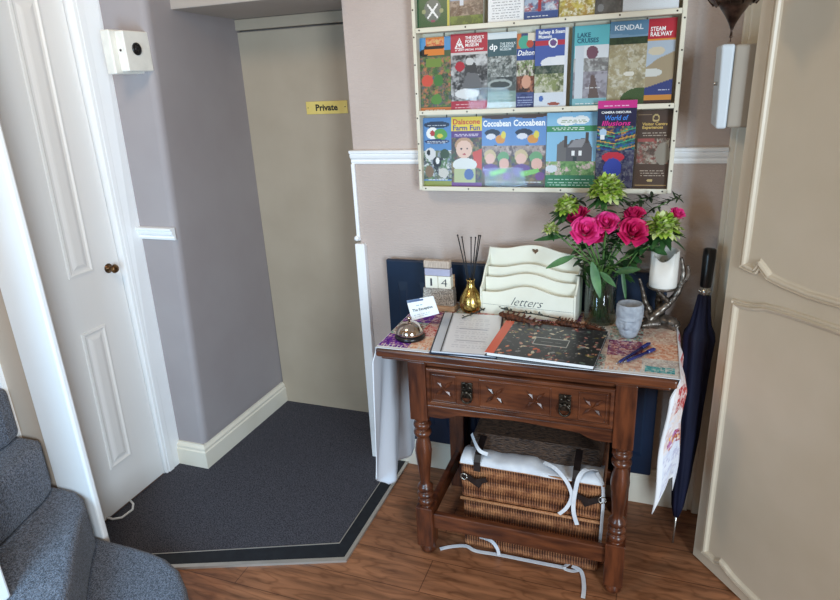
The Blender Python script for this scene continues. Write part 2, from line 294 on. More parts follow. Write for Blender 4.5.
# ---------------------------------------------------------------- painter (printed surfaces)
MUTE = [.80, .13]
class Art:
    def __init__(s, w, h, bg): s.w, s.h = w, h; s.p = [[tuple(bg)]*w for _ in range(h)]
    def each(s, x0,y0,x1,y1, fn):
        for j in range(max(0,int(y0*s.h)), min(s.h, int(math.ceil(y1*s.h)))):
            for i in range(max(0,int(x0*s.w)), min(s.w, int(math.ceil(x1*s.w)))):
                x = (i+.5)/s.w; y = (j+.5)/s.h
                if x0 <= x <= x1 and y0 <= y <= y1:
                    c = fn(x,y,i,j)
                    if c: s.p[j][i] = tuple(c)
        return s
    def rect(s, x0,y0,x1,y1,c): return s.each(x0,y0,x1,y1, lambda x,y,i,j: c)
    def ell(s, cx,cy,rx,ry,c, ang=0):
        ca, sa = math.cos(ang), math.sin(ang); R = max(rx,ry)*2.3
        def fn(x,y,i,j):
            dx = (x-cx)*s.w/s.h; dy = y-cy; u = (dx*ca+dy*sa)/(rx*s.w/s.h); v = (-dx*sa+dy*ca)/ry
            return c if u*u+v*v <= 1 else None
        return s.each(cx-R,cy-R,cx+R,cy+R,fn)
    def poly(s, pts, c):
        def inside(x,y):
            r = False; n = len(pts)
            for k in range(n):
                x1,y1 = pts[k]; x2,y2 = pts[(k+1)%n]
                if (y1 > y) != (y2 > y) and x < (x2-x1)*(y-y1)/(y2-y1)+x1: r = not r
            return r
        return s.each(min(p[0] for p in pts), min(p[1] for p in pts), max(p[0] for p in pts), max(p[1] for p in pts), lambda x,y,i,j: c if inside(x,y) else None)
    def noisy(s, x0,y0,x1,y1, cols, sc=6, seed=0, keep=None):
        n = len(cols)
        def fn(x,y,i,j):
            u = x*sc*s.w/s.h; w = y*sc; a = [0,0,0]; tot = 1e-6
            for k, c in enumerate(cols):
                q = noise.noise(Vector((u*1.3, w*1.3, seed*7.3+k*13.7)))+.8*noise.noise(Vector((u*3.1, w*3.1, seed*3.1+k*9.1)))+.6*noise.noise(Vector((u*7.3, w*7.3, seed+k*5.7)))
                q = math.exp(q*7); tot += q
                for z in range(3): a[z] += c[z]*q
            return tuple(int(v/tot) for v in a)
        return s.each(x0,y0,x1,y1,fn)
    def line(s, x0,y0,x1,y1,w,c):
        n = int(max(abs(x1-x0)*s.w, abs(y1-y0)*s.h)*1.5)+2
        for k in range(n+1):
            t = k/n; x = x0+(x1-x0)*t; y = y0+(y1-y0)*t; s.rect(x-w/2*s.h/s.w*1, y-w/2, x+w/2*s.h/s.w, y+w/2, c)
        return s
    def scrib(s, x0,y0,x1,y1,n,c,seed=1):       # unreadable small print as rows of dashes
        r = random.Random(seed)
        for k in range(n):
            y = y0+(y1-y0)*(k+.5)/n; x = x0+r.random()*.05
            while x < x1-.03:
                l = r.uniform(.03,.12); s.rect(x, y, min(x+l,x1), y+1.01/s.h, c); x += l+.03
        return s
    def put(s, mb, P, mi=0):                    # P(x,y) -> 3D
        vs = [P(i/s.w, j/s.h) for j in range(s.h+1) for i in range(s.w+1)]; W = s.w+1
        fs = []; cs = []
        for j in range(s.h):
            i = 0
            while i < s.w:
                c = s.p[j][i]; g = sum(c)/3; fs.append((j*W+i, (j+1)*W+i, (j+1)*W+i+1, j*W+i+1)); cs.append(tuple(round(q*MUTE[0]+g*MUTE[1]) for q in c)); i += 1
        mb.add(vs, fs, mi, cs); return mb
# ================================================================ ROOM
b = MB(); b.box((-3.2,-.6,-.05),(1.6,2.6,0)); struct(b.build('floor', M['floor'], loc=(0,0,0)))
b = MB(); b.box((-3.2,.3,2.4),(1.2,2.6,2.45)); struct(b.build('ceiling', M['ceil']))
b = MB(); b.box((-1.04,2.13,0),(.34,2.52,2.4)); struct(b.build('wall_back', M['wall'], bevel=.004))
b = MB(); b.box((-1.9,2.485,0),(-1.04,2.53,2.4)); struct(b.build('wall_recess', M['wallplain']))
b = MB(); nz_, ny_ = 16, 12; g = []
for i in range(nz_+1):
    z = 2.4*i/nz_; xa = -1.722+.122*z/2.4; row = [(-1.90,1.84,z),(xa-.022,1.84,z)]+[(xa-.022+.022*math.sin(a),1.862-.022*math.cos(a),z) for a in (.4,.8,1.2)]+[(xa,1.868,z)]
    row += [(lerp(xa,-1.706,k),lerp(1.87,2.53,k),z) for k in [.006]+[q/ny_ for q in range(1,ny_+1)]]+[(-1.90,2.53,z)]; g.append(row)
k_ = len(g[0]); b.add([p for row in g for p in row], [(i*k_+j,i*k_+(j+1)%k_,(i+1)*k_+(j+1)%k_,(i+1)*k_+j) for i in range(nz_) for j in range(k_)]+[list(range(k_))[::-1],[nz_*k_+j for j in range(k_)]])
struct(b.build('wall_corridor', M['wallplain']))
for p in bpy.data.objects['wall_corridor'].data.polygons: p.use_smooth = abs(p.normal.x) > .2 and abs(p.normal.z) < .5 and p.center.y < .4
b = MB(); b.box((-1.76,1.99,1.828),(-1.04,2.485,2.4)); struct(b.build('lintel_trim', M['soffit'], bevel=.004)).name = 'trim_1'
b = MB(); b.box((-1.99,1.17,0),(-1.882,2.0,2.4)); b.box((-1.99,1.2,2.03),(-1.87,1.84,2.4)); struct(b.build('wall_left', M['wallplain']))
b = MB(); b.box((-3.2,1.205,0),(-1.768,1.27,2.4)); struct(b.build('wall_stair', M['wallstair']))
b = MB(); b.box((.30,1.80,0),(.36,2.13,2.4)); struct(b.build('wall_right', M['wall']))
# skirtings
def skirting(name, pts, h, mats, th=.018):
    b = MB(); prof = [(0,0),(th,0),(th,h*.72),(th*.75,h*.76),(th*.8,h*.86),(th*.35,h*.94),(th*.3,h),(0,h)]
    n = len(pts)
    vs = []; P = [Vector(p) for p in pts]
    for i,p in enumerate(P):
        d1 = (p-P[i-1]).normalized() if i else (P[1]-p).normalized(); d2 = (P[i+1]-p).normalized() if i < n-1 else d1
        n1 = Vector((d1.y,-d1.x)); n2 = Vector((d2.y,-d2.x)); m = n1+n2; m = m/m.dot(n1)
        vs += [(p.x+m.x*q, p.y+m.y*q, z) for q,z in prof]
    k = len(prof); fs = [(i*k+j,(i+1)*k+j,(i+1)*k+(j+1)%k,i*k+(j+1)%k) for i in range(n-1) for j in range(k)]+[list(range(k))[::-1],[(n-1)*k+j for j in range(k)]]
    b.add(vs, fs); return struct(b.build(name, mats))
skirting('baseboard_back', [(-1.0,2.13),(.222,2.13)], .143, M['cream'], .022)
skirting('baseboard_corridor', [(-1.868,1.84),(-1.722,1.84),(-1.708,2.45)], .115, M['cream'], .02)
# dado rails
def dado(name, x0, x1, Y, z0, z1, m):
    h = z1-z0; b = MB(); pr = [(0,0),(.006,0),(.010,.18*h),(.008,.3*h),(.016,.45*h),(.02,.66*h),(.016,.72*h),(.024,.8*h),(.026,h*.95),(.022,h),(0,h)]
    k = len(pr); vs = [(x0,Y-q,z0+z) for q,z in pr]+[(x1,Y-q,z0+z) for q,z in pr]
    b.add(vs, [(j,(j+1)%k,k+(j+1)%k,k+j) for j in range(k)]+[list(range(k))[::-1],[k+j for j in range(k)]]); return struct(b.build(name, m))
dado('trim_2', -1.046, .222, 2.13, 1.268, 1.318, M['white'])
dado('trim_3', -1.868, -1.668, 1.84, 1.022, 1.07, M['white'])
b = MB(); b.box((-1.052,2.105,0),(-1.012,2.131,.965)); b.box((-1.048,2.118,.975),(-1.034,2.131,1.268)); b.ball((-1.045,2.115,.985),.011)
struct(b.build('trim_4', M['white'], bevel=.003))
# frame on the right of the back wall
b = MB()
for x0,x1,y in ((.222,.30,2.112),(.236,.30,2.095),(.262,.30,2.085)): b.box((x0,y,0),(x1,2.13,2.4))
b.box((.262,1.875,0),(.30,2.09,2.4)); b.box((.25,1.88,0),(.30,1.93,2.4))
struct(b.build('trim_5', M['cream'], bevel=.004))
# newel board and near newel post
b = MB(); b.box((-1.768,1.2,0),(-1.612,1.222,2.4)); struct(b.build('trim_6', M['white'], bevel=.006))
b = MB(); b.box((-1.56,.70,.351),(-1.458,.80,1.5)); struct(b.build('trim_7', M['white'], bevel=.006))
# ---------------------------------------------------------------- private door in the recess
d1 = root('door_1', (-1.37,2.45,0))
b = MB(); b.box((-1.703,2.45,.004),(-1.045,2.484,1.778)); b.build('door_leaf', M['private'], d1, bevel=.003)
b = MB(); b.box((-1.703,2.438,1.784),(-1.045,2.484,1.827)); b.build('door_frame', M['private'], d1, bevel=.003)
pl = MB(); pl.box((-1.398,2.4455,1.434),(-1.203,2.4505,1.486)); pn = pl.build('name_plate', M['brassplate'], d1, bevel=.001); pn['label'] = 'yellow brass plate reading Private'
b = MB(); v, f = text_geo('Private', -1.352,1.447,-1.248,1.474, bold=.03); b.add([(p.x,2.4445,p.y) for p in v], f)
for x in (-1.388,-1.213): b.lathe([(.003,0),(.003,.002)], (x,2.4445,1.46), 8)
b.v = b.v
PLOC[pn.name] = PLOC[d1.name]; b.build('lettering', M['blacktext'], pn)
# ---------------------------------------------------------------- white moulded door on the left
d2 = root('door_2', (-1.87,1.45,0))
b = MB(); b.box((-1.884,1.19,.012),(-1.868,1.738,2.0))
fr = lambda y,z,h: Vector((-1.868+h, y+.028*(z-.2), z))
prof = [(0,-.001),(.002,.004),(.010,.0055),(.016,.001),(.024,.0005),(.036,.005),(.042,.006)]
for y0,y1 in ((1.49,1.60),(1.262,1.372)):
    for z0,z1 in ((.19,.75),(.952,1.86)):
        py = [(y0,z0),(y1,z0),(y1,z1),(y0,z1)]; b.sweep(py, prof, fr)
        q = [fr(y0+.042,z0+.042,.006),fr(y1-.042,z0+.042,.006),fr(y1-.042,z1-.042,.006),fr(y0+.042,z1-.042,.006)]
        if y1-y0 > .09: b.add(q, [(0,1,2,3)])
b.build('door_leaf', M['whitedoor'], d2)
b = MB()
b.hexa([(-1.884,1.744,0),(-1.856,1.744,0),(-1.856,1.842,0),(-1.884,1.842,0)], [(-1.884,1.744,2.03),(-1.83,1.744,2.03),(-1.81,1.842,2.03),(-1.884,1.842,2.03)])
b.box((-1.884,1.21,2.0),(-1.862,1.744,2.08)); b.hexa([(-1.856,1.756,0),(-1.852,1.756,0),(-1.852,1.784,0),(-1.856,1.784,0)],[(-1.832,1.756,2.03),(-1.826,1.756,2.03),(-1.822,1.784,2.03),(-1.828,1.784,2.03)])
b.build('door_frame', M['white'], d2, bevel=.004)
b = MB()
def lathe_x(b, prof, c, mi=0, seg=16, ax=Vector((1,0,0))):
    ax = ax.normalized(); u = ax.orthogonal().normalized(); w = ax.cross(u); c = Vector(c)
    vs = [c+ax*z+(u*math.cos(2*PI*k/seg)+w*math.sin(2*PI*k/seg))*r for r,z in prof for k in range(seg)]; n = len(prof)
    b.add(vs, [(i*seg+k,i*seg+(k+1)%seg,(i+1)*seg+(k+1)%seg,(i+1)*seg+k) for i in range(n-1) for k in range(seg)]+[list(range(seg))[::-1],[(n-1)*seg+k for k in range(seg)]], mi, sm=True)
lathe_x(b, [(.018,0),(.018,.003),(.007,.006),(.007,.018),(.014,.024),(.017,.032),(.012,.04),(.002,.042)], (-1.868,1.685,.944))
b.build('door_handle', M['brassk'], d2)
# ---------------------------------------------------------------- open cream door on the right
d3 = root('door_3', (.244,1.852,0))
DO = Vector((.244,1.852,0)); DD = Vector((.616,-.788,0)).normalized(); DN = Vector((-.788,-.616,0)).normalized()
dfr = lambda s,z,h: DO+DD*s+Vector((0,0,z))+DN*h
def dbox(b, s0,s1,z0,z1,h0,h1):
    c = [dfr(s,z,h) for z in (z0,z1) for s,h in ((s0,h1),(s1,h1),(s1,h0),(s0,h0))]; b.hexa(c[:4], c[4:])
b = MB(); dbox(b, -.02,.78,.008,2.0,-.036,0)
up = [(.019,1.022),(.070,1.016),(.080,1.020),(.089,1.032),(.098,1.026),(.115,1.012),(.169,1.005),(.24,1.001),(.32,1.004),(.38,1.006)]
up = up+[(.76-s,z) for s,z in up[::-1][1:]]+[(.741,1.9),(.019,1.9)]
lot = [(.008,.931),(.05,.934),(.084,.940),(.116,.951),(.163,.957),(.251,.962),(.332,.964),(.38,.965)]
lob = [(.010,.046),(.080,.048),(.100,.062),(.112,.060),(.135,.052),(.177,.045),(.28,.040),(.38,.040)]
lo_ = lob+[(.76-s,z) for s,z in lob[::-1][1:]]
lo_ = [(s if s > .02 else .016,z) for s,z in lo_]+[(.76-s,z) for s,z in lot]+[(s,z) for s,z in lot[::-1][1:]]
mp = [(0,-.001),(.0015,.006),(.005,.009),(.008,.005),(.0105,.005),(.013,.011),(.018,.009),(.021,.003),(.025,.0005),(.0255,-.001)]
b.sweep(up, mp, dfr); b.sweep(lo_, mp, dfr)
b.build('door_leaf', M['creamdoor'], d3)
# ---------------------------------------------------------------- entrance matting
mt = thing('entrance_matting', 'charcoal fitted matting with black border and metal edge in front of the private door', 'matting', (-1.3,1.9,0))
b = MB(); b.prism([(-1.868,1.24),(-1.62,1.24),(-1.62,1.306),(-.945,1.572),(-.945,2.0),(-.985,2.13),(-1.04,2.13),(-1.04,2.45),(-1.708,2.45),(-1.722,1.84),(-1.868,1.84)], 0, .007); b.build('carpet_inset', M['carpet'], mt)
b = MB(); b.prism([(-1.62,1.306),(-1.62,1.246),(-.895,1.512),(-.895,2.108),(-1.01,2.108),(-.985,2.10),(-.945,2.0),(-.945,1.572)], 0, .0075); b.build('border_strip', M['border'], mt)
b = MB(); b.prism([(-1.62,1.246),(-1.62,1.228),(-.882,1.50),(-.882,2.108),(-.895,2.108),(-.895,1.512)], 0, .009); b.build('edging_strip', M['alu'], mt)
b = MB(); b.prism([(-1.62,1.306),(-1.62,1.303),(-.942,1.569),(-.942,2.0),(-.945,2.0),(-.945,1.572)], .006, .0085); b.build('edging_strip', M['alu'], mt)
b = MB(); b.tube([(-1.868,1.425,.02),(-1.845,1.43,.013),(-1.82,1.45,.011),(-1.815,1.50,.011),(-1.84,1.53,.011),(-1.866,1.54,.016)], .0045, 6)
tag(b.build('cord', M['white']), 'white cord loop poking out under the white panelled door', 'cord')
# ---------------------------------------------------------------- stairs
st = thing('staircase', 'winding staircase covered in blue-grey carpet at the left', 'stairs', (-1.6,.9,0))
def step(poly, z0, z1):
    b = MB(); b.prism(poly, z0, z1)
    for i in range(len(b.v)):
        pass
    b.build('stair_step', M['stair'], st, bevel=.022, seg=4)
step([(-1.76,1.198),(-1.90,.2),(-1.0,.2),(-1.05,.7),(-1.085,.86),(-1.125,.98),(-1.162,1.061),(-1.206,1.112),(-1.271,1.160),(-1.347,1.188),(-1.414,1.197),(-1.50,1.199)], 0, .175)
step([(-1.820,1.198),(-2.320,.2),(-1.040,.2),(-1.180,.66),(-1.317,.839),(-1.420,.955),(-1.485,1.025),(-1.550,1.10),(-1.585,1.148),(-1.620,1.175),(-1.680,1.198)], .174, .35)
step([(-1.990,1.198),(-2.640,.2),(-1.420,.2),(-1.560,.60),(-1.640,.86),(-1.690,1.03),(-1.715,1.12),(-1.740,1.165),(-1.780,1.198)], .349, .525)
step([(-2.455,1.198),(-2.655,.2),(-1.715,.2),(-1.765,.70),(-1.800,.95),(-1.830,1.14),(-1.855,1.198)], .524, .70)
step([(-2.6,1.198),(-2.6,.2),(-1.93,.2),(-1.95,.95),(-1.96,1.198)], .699, .875)
# ================================================================ BOARD BEHIND TABLE, TABLE
bd = thing('panel_board', 'navy blue painted wooden board with vertical grooves, standing behind the table', 'board', (-.39,2.095,.143))
b = MB(); b.box((-.914,2.078,.144),(.085,2.098,.918)); o = b.build('board', M['navy'], bd, bevel=.006)
b = MB()
for i in range(11):
    x = -.85+i*.088; ps = []
    b.hexa([(x-.012,2.0752,.24),(x+.012,2.0752,.24),(x+.02,2.0785,.22),(x-.02,2.0785,.22)], [(x-.012,2.0752,.80),(x+.012,2.0752,.80),(x+.02,2.0785,.84),(x-.02,2.0785,.84)])
b.build('fielded_strip', M['navy'], bd, bevel=.002)
tb = thing('hall_table', 'dark oak side table with turned legs, carved drawer and low stretchers', 'table', (-.325,1.85,0))
LX = (-.632,-.014); LY = (1.643,2.040)
for x in LX:
    for y in LY:
        b = MB(); h = .029
        b.lathe([(.020,0),(.026,.006),(.028,.018),(.024,.03),(.022,.036)], (x,y,0), 20)
        b.box((x-h,y-h,.034),(x+h,y+h,.192))
        if y > 1.9: b = MB(); b.box((x-h,y-h,0),(x+h,y+h,.736)); b.build('leg', M['oakv'], tb, bevel=.003); continue
        b.lathe([(.024,.19),(.020,.196),(.026,.203),(.028,.210),(.026,.217),(.019,.222),(.026,.229),(.029,.236),(.026,.243),(.019,.248),(.025,.255),(.027,.262),(.024,.27),(.018,.276),(.016,.284),(.017,.30),(.021,.335),(.026,.38),(.028,.405),(.025,.43),(.019,.455),(.018,.46),(.027,.466),(.030,.474),(.027,.482),(.019,.487),(.025,.493),(.029,.501),(.028,.510),(.020,.517),(.026,.524),(.026,.532)], (x,y,0), 24)
        b.box((x-h,y-h,.53),(x+h,y+h,.736)); b.build('leg', M['oakv'], tb, bevel=.003)
b = MB(); b.box((-.606,1.63,.105),(-.04,1.652,.165)); b.build('stretcher', M['oak'], tb, bevel=.004)
b = MB(); b.box((-.606,2.035,.105),(-.04,2.057,.165)); b.build('stretcher', M['oak'], tb, bevel=.004)
for x in LX:
    b = MB(); b.box((x-.011,1.67,.105),(x+.011,2.018,.165)); b.build('stretcher', M['oak'], tb, bevel=.004)
# frame around the drawer: rails and shaped lower rail
b = MB(); b.box((-.604,1.628,.720),(-.042,1.65,.736))
n = 24; top = []; 
def apz(t):
    e = min(t,1-t)
    return .542 if e < .12 else (.542+.018*min(1,(e-.12)/.05)**.5 + (.010*min(1,(e-.17)/.3) if e > .17 else 0))
vs = []
for i in range(n+1):
    t = i/n; x = -.604+.562*t; z = apz(t); vs += [(x,1.624,z),(x,1.65,z),(x,1.65,.586),(x,1.624,.586)]
b.add(vs, [(i*4+k,(i+1)*4+k,(i+1)*4+(k+1)%4,i*4+(k+1)%4) for i in range(n) for k in range(4)]+[(3,2,1,0),(n*4,n*4+1,n*4+2,n*4+3)])
b.box((-.604,1.621,.578),(-.042,1.628,.587))
b.box((-.604,2.03,.56),(-.042,2.05,.736))
for x in LX: b.box((x-.012,1.67,.56),(x+.012,2.02,.736))
b.box((-.62,1.65,.575),(-.03,2.03,.583))
b.build('apron', M['oak'], tb, bevel=.002)
b = MB(); b.box((-.757,1.595,.748),(.112,2.078,.774)); b.box((-.745,1.607,.736),(.100,2.068,.749)); b.build('tabletop', M['oak'], tb, bevel=.007, seg=3)
# drawer
b = MB(); b.box((-.603,1.619,.589),(-.043,1.64,.719))
b.sweep([(-.603,.589),(-.043,.589),(-.043,.719),(-.603,.719)], [(0,0),(.003,.004),(.011,.005),(.014,.0),(.016,.0)], lambda x,z,h: Vector((x,1.619-h,z)))
for x0,x1 in ((-.585,-.505),(-.435,-.218),(-.142,-.062)):
    b.sweep([(x0,.607),(x1,.607),(x1,.70),(x0,.70)], [(0,0),(.001,.003),(.004,.003),(.006,0)], lambda x,z,h: Vector((x,1.619-h,z)))
dr = b.build('drawer', M['oak'], tb, bevel=.001); PLOC[dr.name] = PLOC[tb.name]
def lozenge(b, cx, cz, ang, L=.021, w=.006):    # carved lozenge: bright ridge raised out of a dark sunk cross
    ca, sa = math.cos(ang), math.sin(ang); P = lambda u,v,h: Vector((cx+u*ca-v*sa, 1.6175-h, cz+u*sa+v*ca))
    b.add([P(-L,0,0),P(0,-w,0),P(L,0,0),P(0,w,0),P(-L*.5,0,.004),P(L*.5,0,.004)], [(0,1,4),(1,5,4),(1,2,5),(2,3,5),(3,4,5),(3,0,4)])
for cx in (-.545,-.385,-.265,-.102):
    b = MB()
    for a in (PI/4, 3*PI/4):
        for sgn in (-1,1): lozenge(b, cx+sgn*math.cos(a)*.019, .653+sgn*math.sin(a)*.019, a)
    b.build('carving', M['oakv'], dr)
for hx in (-.471,-.179):
    b = MB(); b.box((hx-.017,1.613,.632),(hx+.017,1.619,.684)); 
    for k in range(5): b.ball((hx+[-.01,.01,0,-.012,.012][k],1.612,.64+[.03,.03,.04,.012,.012][k]), .006, 8, 6)
    lathe_x(b, [(.007,0),(.006,.008),(.002,.011)], (hx,1.613,.655), ax=Vector((0,-1,0)))
    hd = b.build('drawer_handle', M['iron'], dr, bevel=.001); PLOC[hd.name] = PLOC[tb.name]
    # ring (kept in the same part's mesh level)
    b2 = MB(); b2.tube([(hx+.0155*math.sin(2*PI*k/20),1.607,.637+.0175*math.cos(2*PI*k/20)) for k in range(21)], .0032, 8)
    b2.build('drawer_handle', M['iron'], dr)['label'] = 'dark metal ring pull'
# ================================================================ TABLE RUNNER
R_ = random.Random(5)
def patch_art(w, h, seed):
    a = Art(w, h, (232,214,200)); r = random.Random(seed)
    pal = [[(236,214,196),(226,186,166),(206,160,140),(240,226,208)],[(128,72,118),(150,76,92),(224,204,204),(110,64,110),(214,170,160)],[(226,224,220),(212,200,190),(190,178,176),(236,230,222)],[(120,170,160),(206,216,206),(150,80,70),(228,210,200)],[(240,206,180),(228,170,140),(216,140,110),(240,220,200)],[(98,40,150),(90,30,140),(228,196,190),(110,50,160)],[(220,150,150),(190,60,60),(236,210,200),(236,200,190)]]
    return a, r, pal
TA, r, pal = patch_art(216, 96, 3)            # runner top: x 0..1 left to right, y 0..1 back to front
k = 0
for j in range(4):
    for i in range(9):
        x0 = i/9; y0 = j/4; c = pal[(i*3+j*5)%7]
        if c is pal[5] and i > 4: c = pal[3]
        if i == 0 and j == 3: c = pal[5]
        if i == 7 and j >= 2: c = pal[1] if j == 2 else pal[0]
        if i == 8 and j == 3: c = pal[2]
        if i == 8 and j < 3: c = pal[4] if j == 2 else pal[0]
        TA.noisy(x0,y0,x0+1/9,y0+1/4, c, 22, i*4+j)
TA.rect(0,.965,1,1,(238,240,244)); TA.rect(0,0,1,.02,(238,240,244))
for t in range(60):
    x = .02+.96*t/60; TA.rect(x,.93,x+.004,.965,(214,210,212))
TA.noisy(.9,.86,.985,.95,[(70,160,170),(120,190,190),(230,230,226),(60,140,150)],24,9)
def slab(b, P, nu, nv, th, art=None, inner=(226,230,238), flip=1):
    G = [[Vector(P(i/nu,j/nv)) for i in range(nu+1)] for j in range(nv+1)]; N = [[None]*(nu+1) for _ in range(nv+1)]
    for j in range(nv+1):
        for i in range(nu+1):
            du = G[j][min(i+1,nu)]-G[j][max(i-1,0)]; dv = G[min(j+1,nv)][i]-G[max(j-1,0)][i]; q = du.cross(dv)
            N[j][i] = (q.normalized() if q.length > 1e-9 else Vector((0,0,1)))*flip
    W = nu+1; top = [G[j][i]+N[j][i]*th for j in range(nv+1) for i in range(W)]; bot = [G[j][i] for j in range(nv+1) for i in range(W)]
    K = len(top); fs = []; cs = []
    for j in range(nv):
        for i in range(nu):
            q = (j*W+i, j*W+i+1, (j+1)*W+i+1, (j+1)*W+i); qa = q if flip > 0 else q[::-1]
            c = art.p[min(art.h-1,int((j+.5)/nv*art.h))][min(art.w-1,int((i+.5)/nu*art.w))] if art else inner
            fs.append(qa); cs.append(c); fs.append(tuple(K+x for x in qa[::-1])); cs.append(inner)
    edge = [j*W for j in range(nv+1)]; 
    for a_, b_ in [((j*W),(j+1)*W) for j in range(nv)]+[(j*W+nu,(j+1)*W+nu) for j in range(nv)]+[(i,i+1) for i in range(nu)]+[(nv*W+i,nv*W+i+1) for i in range(nu)]:
        fs.append((a_,b_,K+b_,K+a_)); cs.append((236,238,242))
    b.add(top+bot, fs, 0, cs, sm=True)
rb = MB(); ZT = .7745
slab(rb, lambda u,v: (-.757+u*.874, 2.05-v*.447+.002*math.sin(u*9), ZT+.0004+(.0012*(.5+.5*math.sin(u*60+v*20)))*(.5+.5*math.sin(v*30))), 216, 96, .0022, TA, flip=-1)
# right drape: outer print, folded forward at the front edge
fold = [(.094,1.592),(.118,1.610),(.136,1.635),(.136,1.70),(.122,1.76),(.140,1.84),(.124,1.92),(.134,2.0),(.126,2.05)]
def fxy(t):
    q = t*(len(fold)-1); i = min(int(q),len(fold)-2); e = q-i; e = e*e*(3-2*e) if 0 else e
    return lerp(fold[i][0],fold[i+1][0],e), lerp(fold[i][1],fold[i+1][1],e)
def rd(u,v):                                  # u: 0 top..1 bottom, v: 0 front..1 back
    x,y = fxy(v); top = (.117, 1.603+v*.447); s = min(1,u*7); s = s*s*(3-2*s)
    bot = .345+min(1,v*6)*.11 if v < .25 else .455-.05*math.sin(v*6)
    z = ZT+.002-(ZT-bot)*u
    X = lerp(top[0],x,s)-.018*u*(1-v)**4 ; Y = lerp(top[1],y,s)
    return (X+.004*math.sin(u*9+v*5)*s, Y, z+ (.003*(1-s) if u < .02 else 0))
RA = Art(60, 60, (228,222,226))
RA.noisy(0,0,1,1,[(232,214,206),(226,228,236),(236,228,228),(214,190,190)],12,2)
RA.noisy(.1,.10,.30,1,[(176,58,62),(224,206,204),(190,84,80),(214,180,176)],18,4)
RA.noisy(.50,.09,.62,1,[(180,120,170),(236,180,90),(226,224,232),(150,60,70)],16,5)
RA.noisy(.62,0,1,1,[(226,230,240),(216,222,236),(196,196,216),(230,232,240)],16,6)
RA.rect(0,0,1,.055,(240,242,246)); RA.rect(.96,0,1,1,(238,240,244))
slab(rb, rd, 60, 60, .0022, RA, inner=(206,206,210), flip=1)
def ld(u,v):
    s = min(1,u*8); s = s*s*(3-2*s); Y = 1.603+v*.447
    bot = lerp(.285,.175,min(1,v*3.5)) if v < .28 else .172
    z = ZT+.002-(ZT-bot)*u
    X = -.757-s*(.012+.04*u)+.020*math.sin(v*16+.6+u*1.2)*u*s - .012*math.sin(v*34)*u*s*.5
    return (X, Y+.014*math.sin(u*5)*v*(1-v), z)
LA = Art(40, 40, (232,222,214)); LA.noisy(0,0,1,1,[(232,214,206),(120,60,120),(226,190,170),(214,216,214)],10,12); LA.rect(0,0,1,.05,(240,242,246))
slab(rb, ld, 60, 60, .0022, LA, inner=(226,231,240), flip=-1)
tag(rb.build('table_runner', M['fabric']), 'patchwork floral table runner with white lining, draped over both ends of the oak table', 'table runner')
# ================================================================ WICKER HAMPER
hp = thing('wicker_hamper', 'brown wicker hamper with leather straps and white lining, under the oak table', 'basket', (-.29,1.88,0))
b = MB(); b.box((-.518,1.697,.0),(-.066,2.0,.205)); b.box((-.522,1.694,.206),(-.062,2.002,.345)); b.build('basket_body', M['wicker'], hp, bevel=.012, seg=3)
b = MB(); b.tube([(-.524,1.690,.206),(-.06,1.690,.206)], .0055, 8); b.build('rope_trim', M['wickerpale'], hp)
b = MB(); b.tube([(-.524,1.691,.345),(-.06,1.691,.345)], .0045, 8); b.build('rope_trim', M['wickerpale'], hp)
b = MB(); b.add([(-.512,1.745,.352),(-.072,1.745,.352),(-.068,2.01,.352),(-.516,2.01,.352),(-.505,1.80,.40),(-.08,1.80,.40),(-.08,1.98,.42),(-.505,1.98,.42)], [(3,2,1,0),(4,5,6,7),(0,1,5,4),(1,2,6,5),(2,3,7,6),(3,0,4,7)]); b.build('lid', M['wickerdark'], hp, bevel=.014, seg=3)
b = MB(); vs = []; nn = 40
for i in range(nn+1):
    t = i/nn; x = -.52+.455*t; bl = .010*math.sin(t*17)+.006*math.sin(t*41)
    hh = 1-.75*max(0,min(1,(t-.52)/.14))*(1 if t < .8 else max(0,1-(t-.8)/.06)); vs += [(x,1.687,.345),(x,1.684-.003*math.sin(t*23),.345+.010*hh+bl*.2),(x,1.704,.345+.020*hh+bl*.35*hh),(x,1.745,.350+.020*hh+bl*.3),(x,1.79,.352)]
b.add(vs, [(i*5+k,(i+1)*5+k,(i+1)*5+k+1,i*5+k+1) for i in range(nn) for k in range(4)], sm=True)
b.build('lining', M['cotton'], hp)
for x in (-.462,-.145):
    b = MB(); b.ribbon([(x,1.78,.402),(x,1.73,.392),(x,1.697,.380),(x,1.682,.362),(x,1.681,.328)], .022, (1,0,0), .004); b.build('leather_strap', M['leather'], hp)
for x,sg in ((-.485,1),(-.085,-1)):
    b = MB(); b.ribbon([(x-.03*sg,1.688,.302),(x,1.684,.292),(x+.035*sg,1.682,.272)], .022, (0,0,1), .005)
    b.ribbon([(x-.02*sg,1.686,.296),(x+.02*sg,1.680,.288),(x+.055*sg,1.682,.300)], .018, (0,0,1), .005)
    b.build('leather_strap', M['leather'], hp)
    b = MB(); q = Vector((x-.022*sg,1.681,.299)); b.tube([q+Vector((.011*math.cos(2*PI*k/12),0,.011*math.sin(2*PI*k/12))) for k in range(13)], .0022, 6); b.build('buckle', M['silver'], hp)
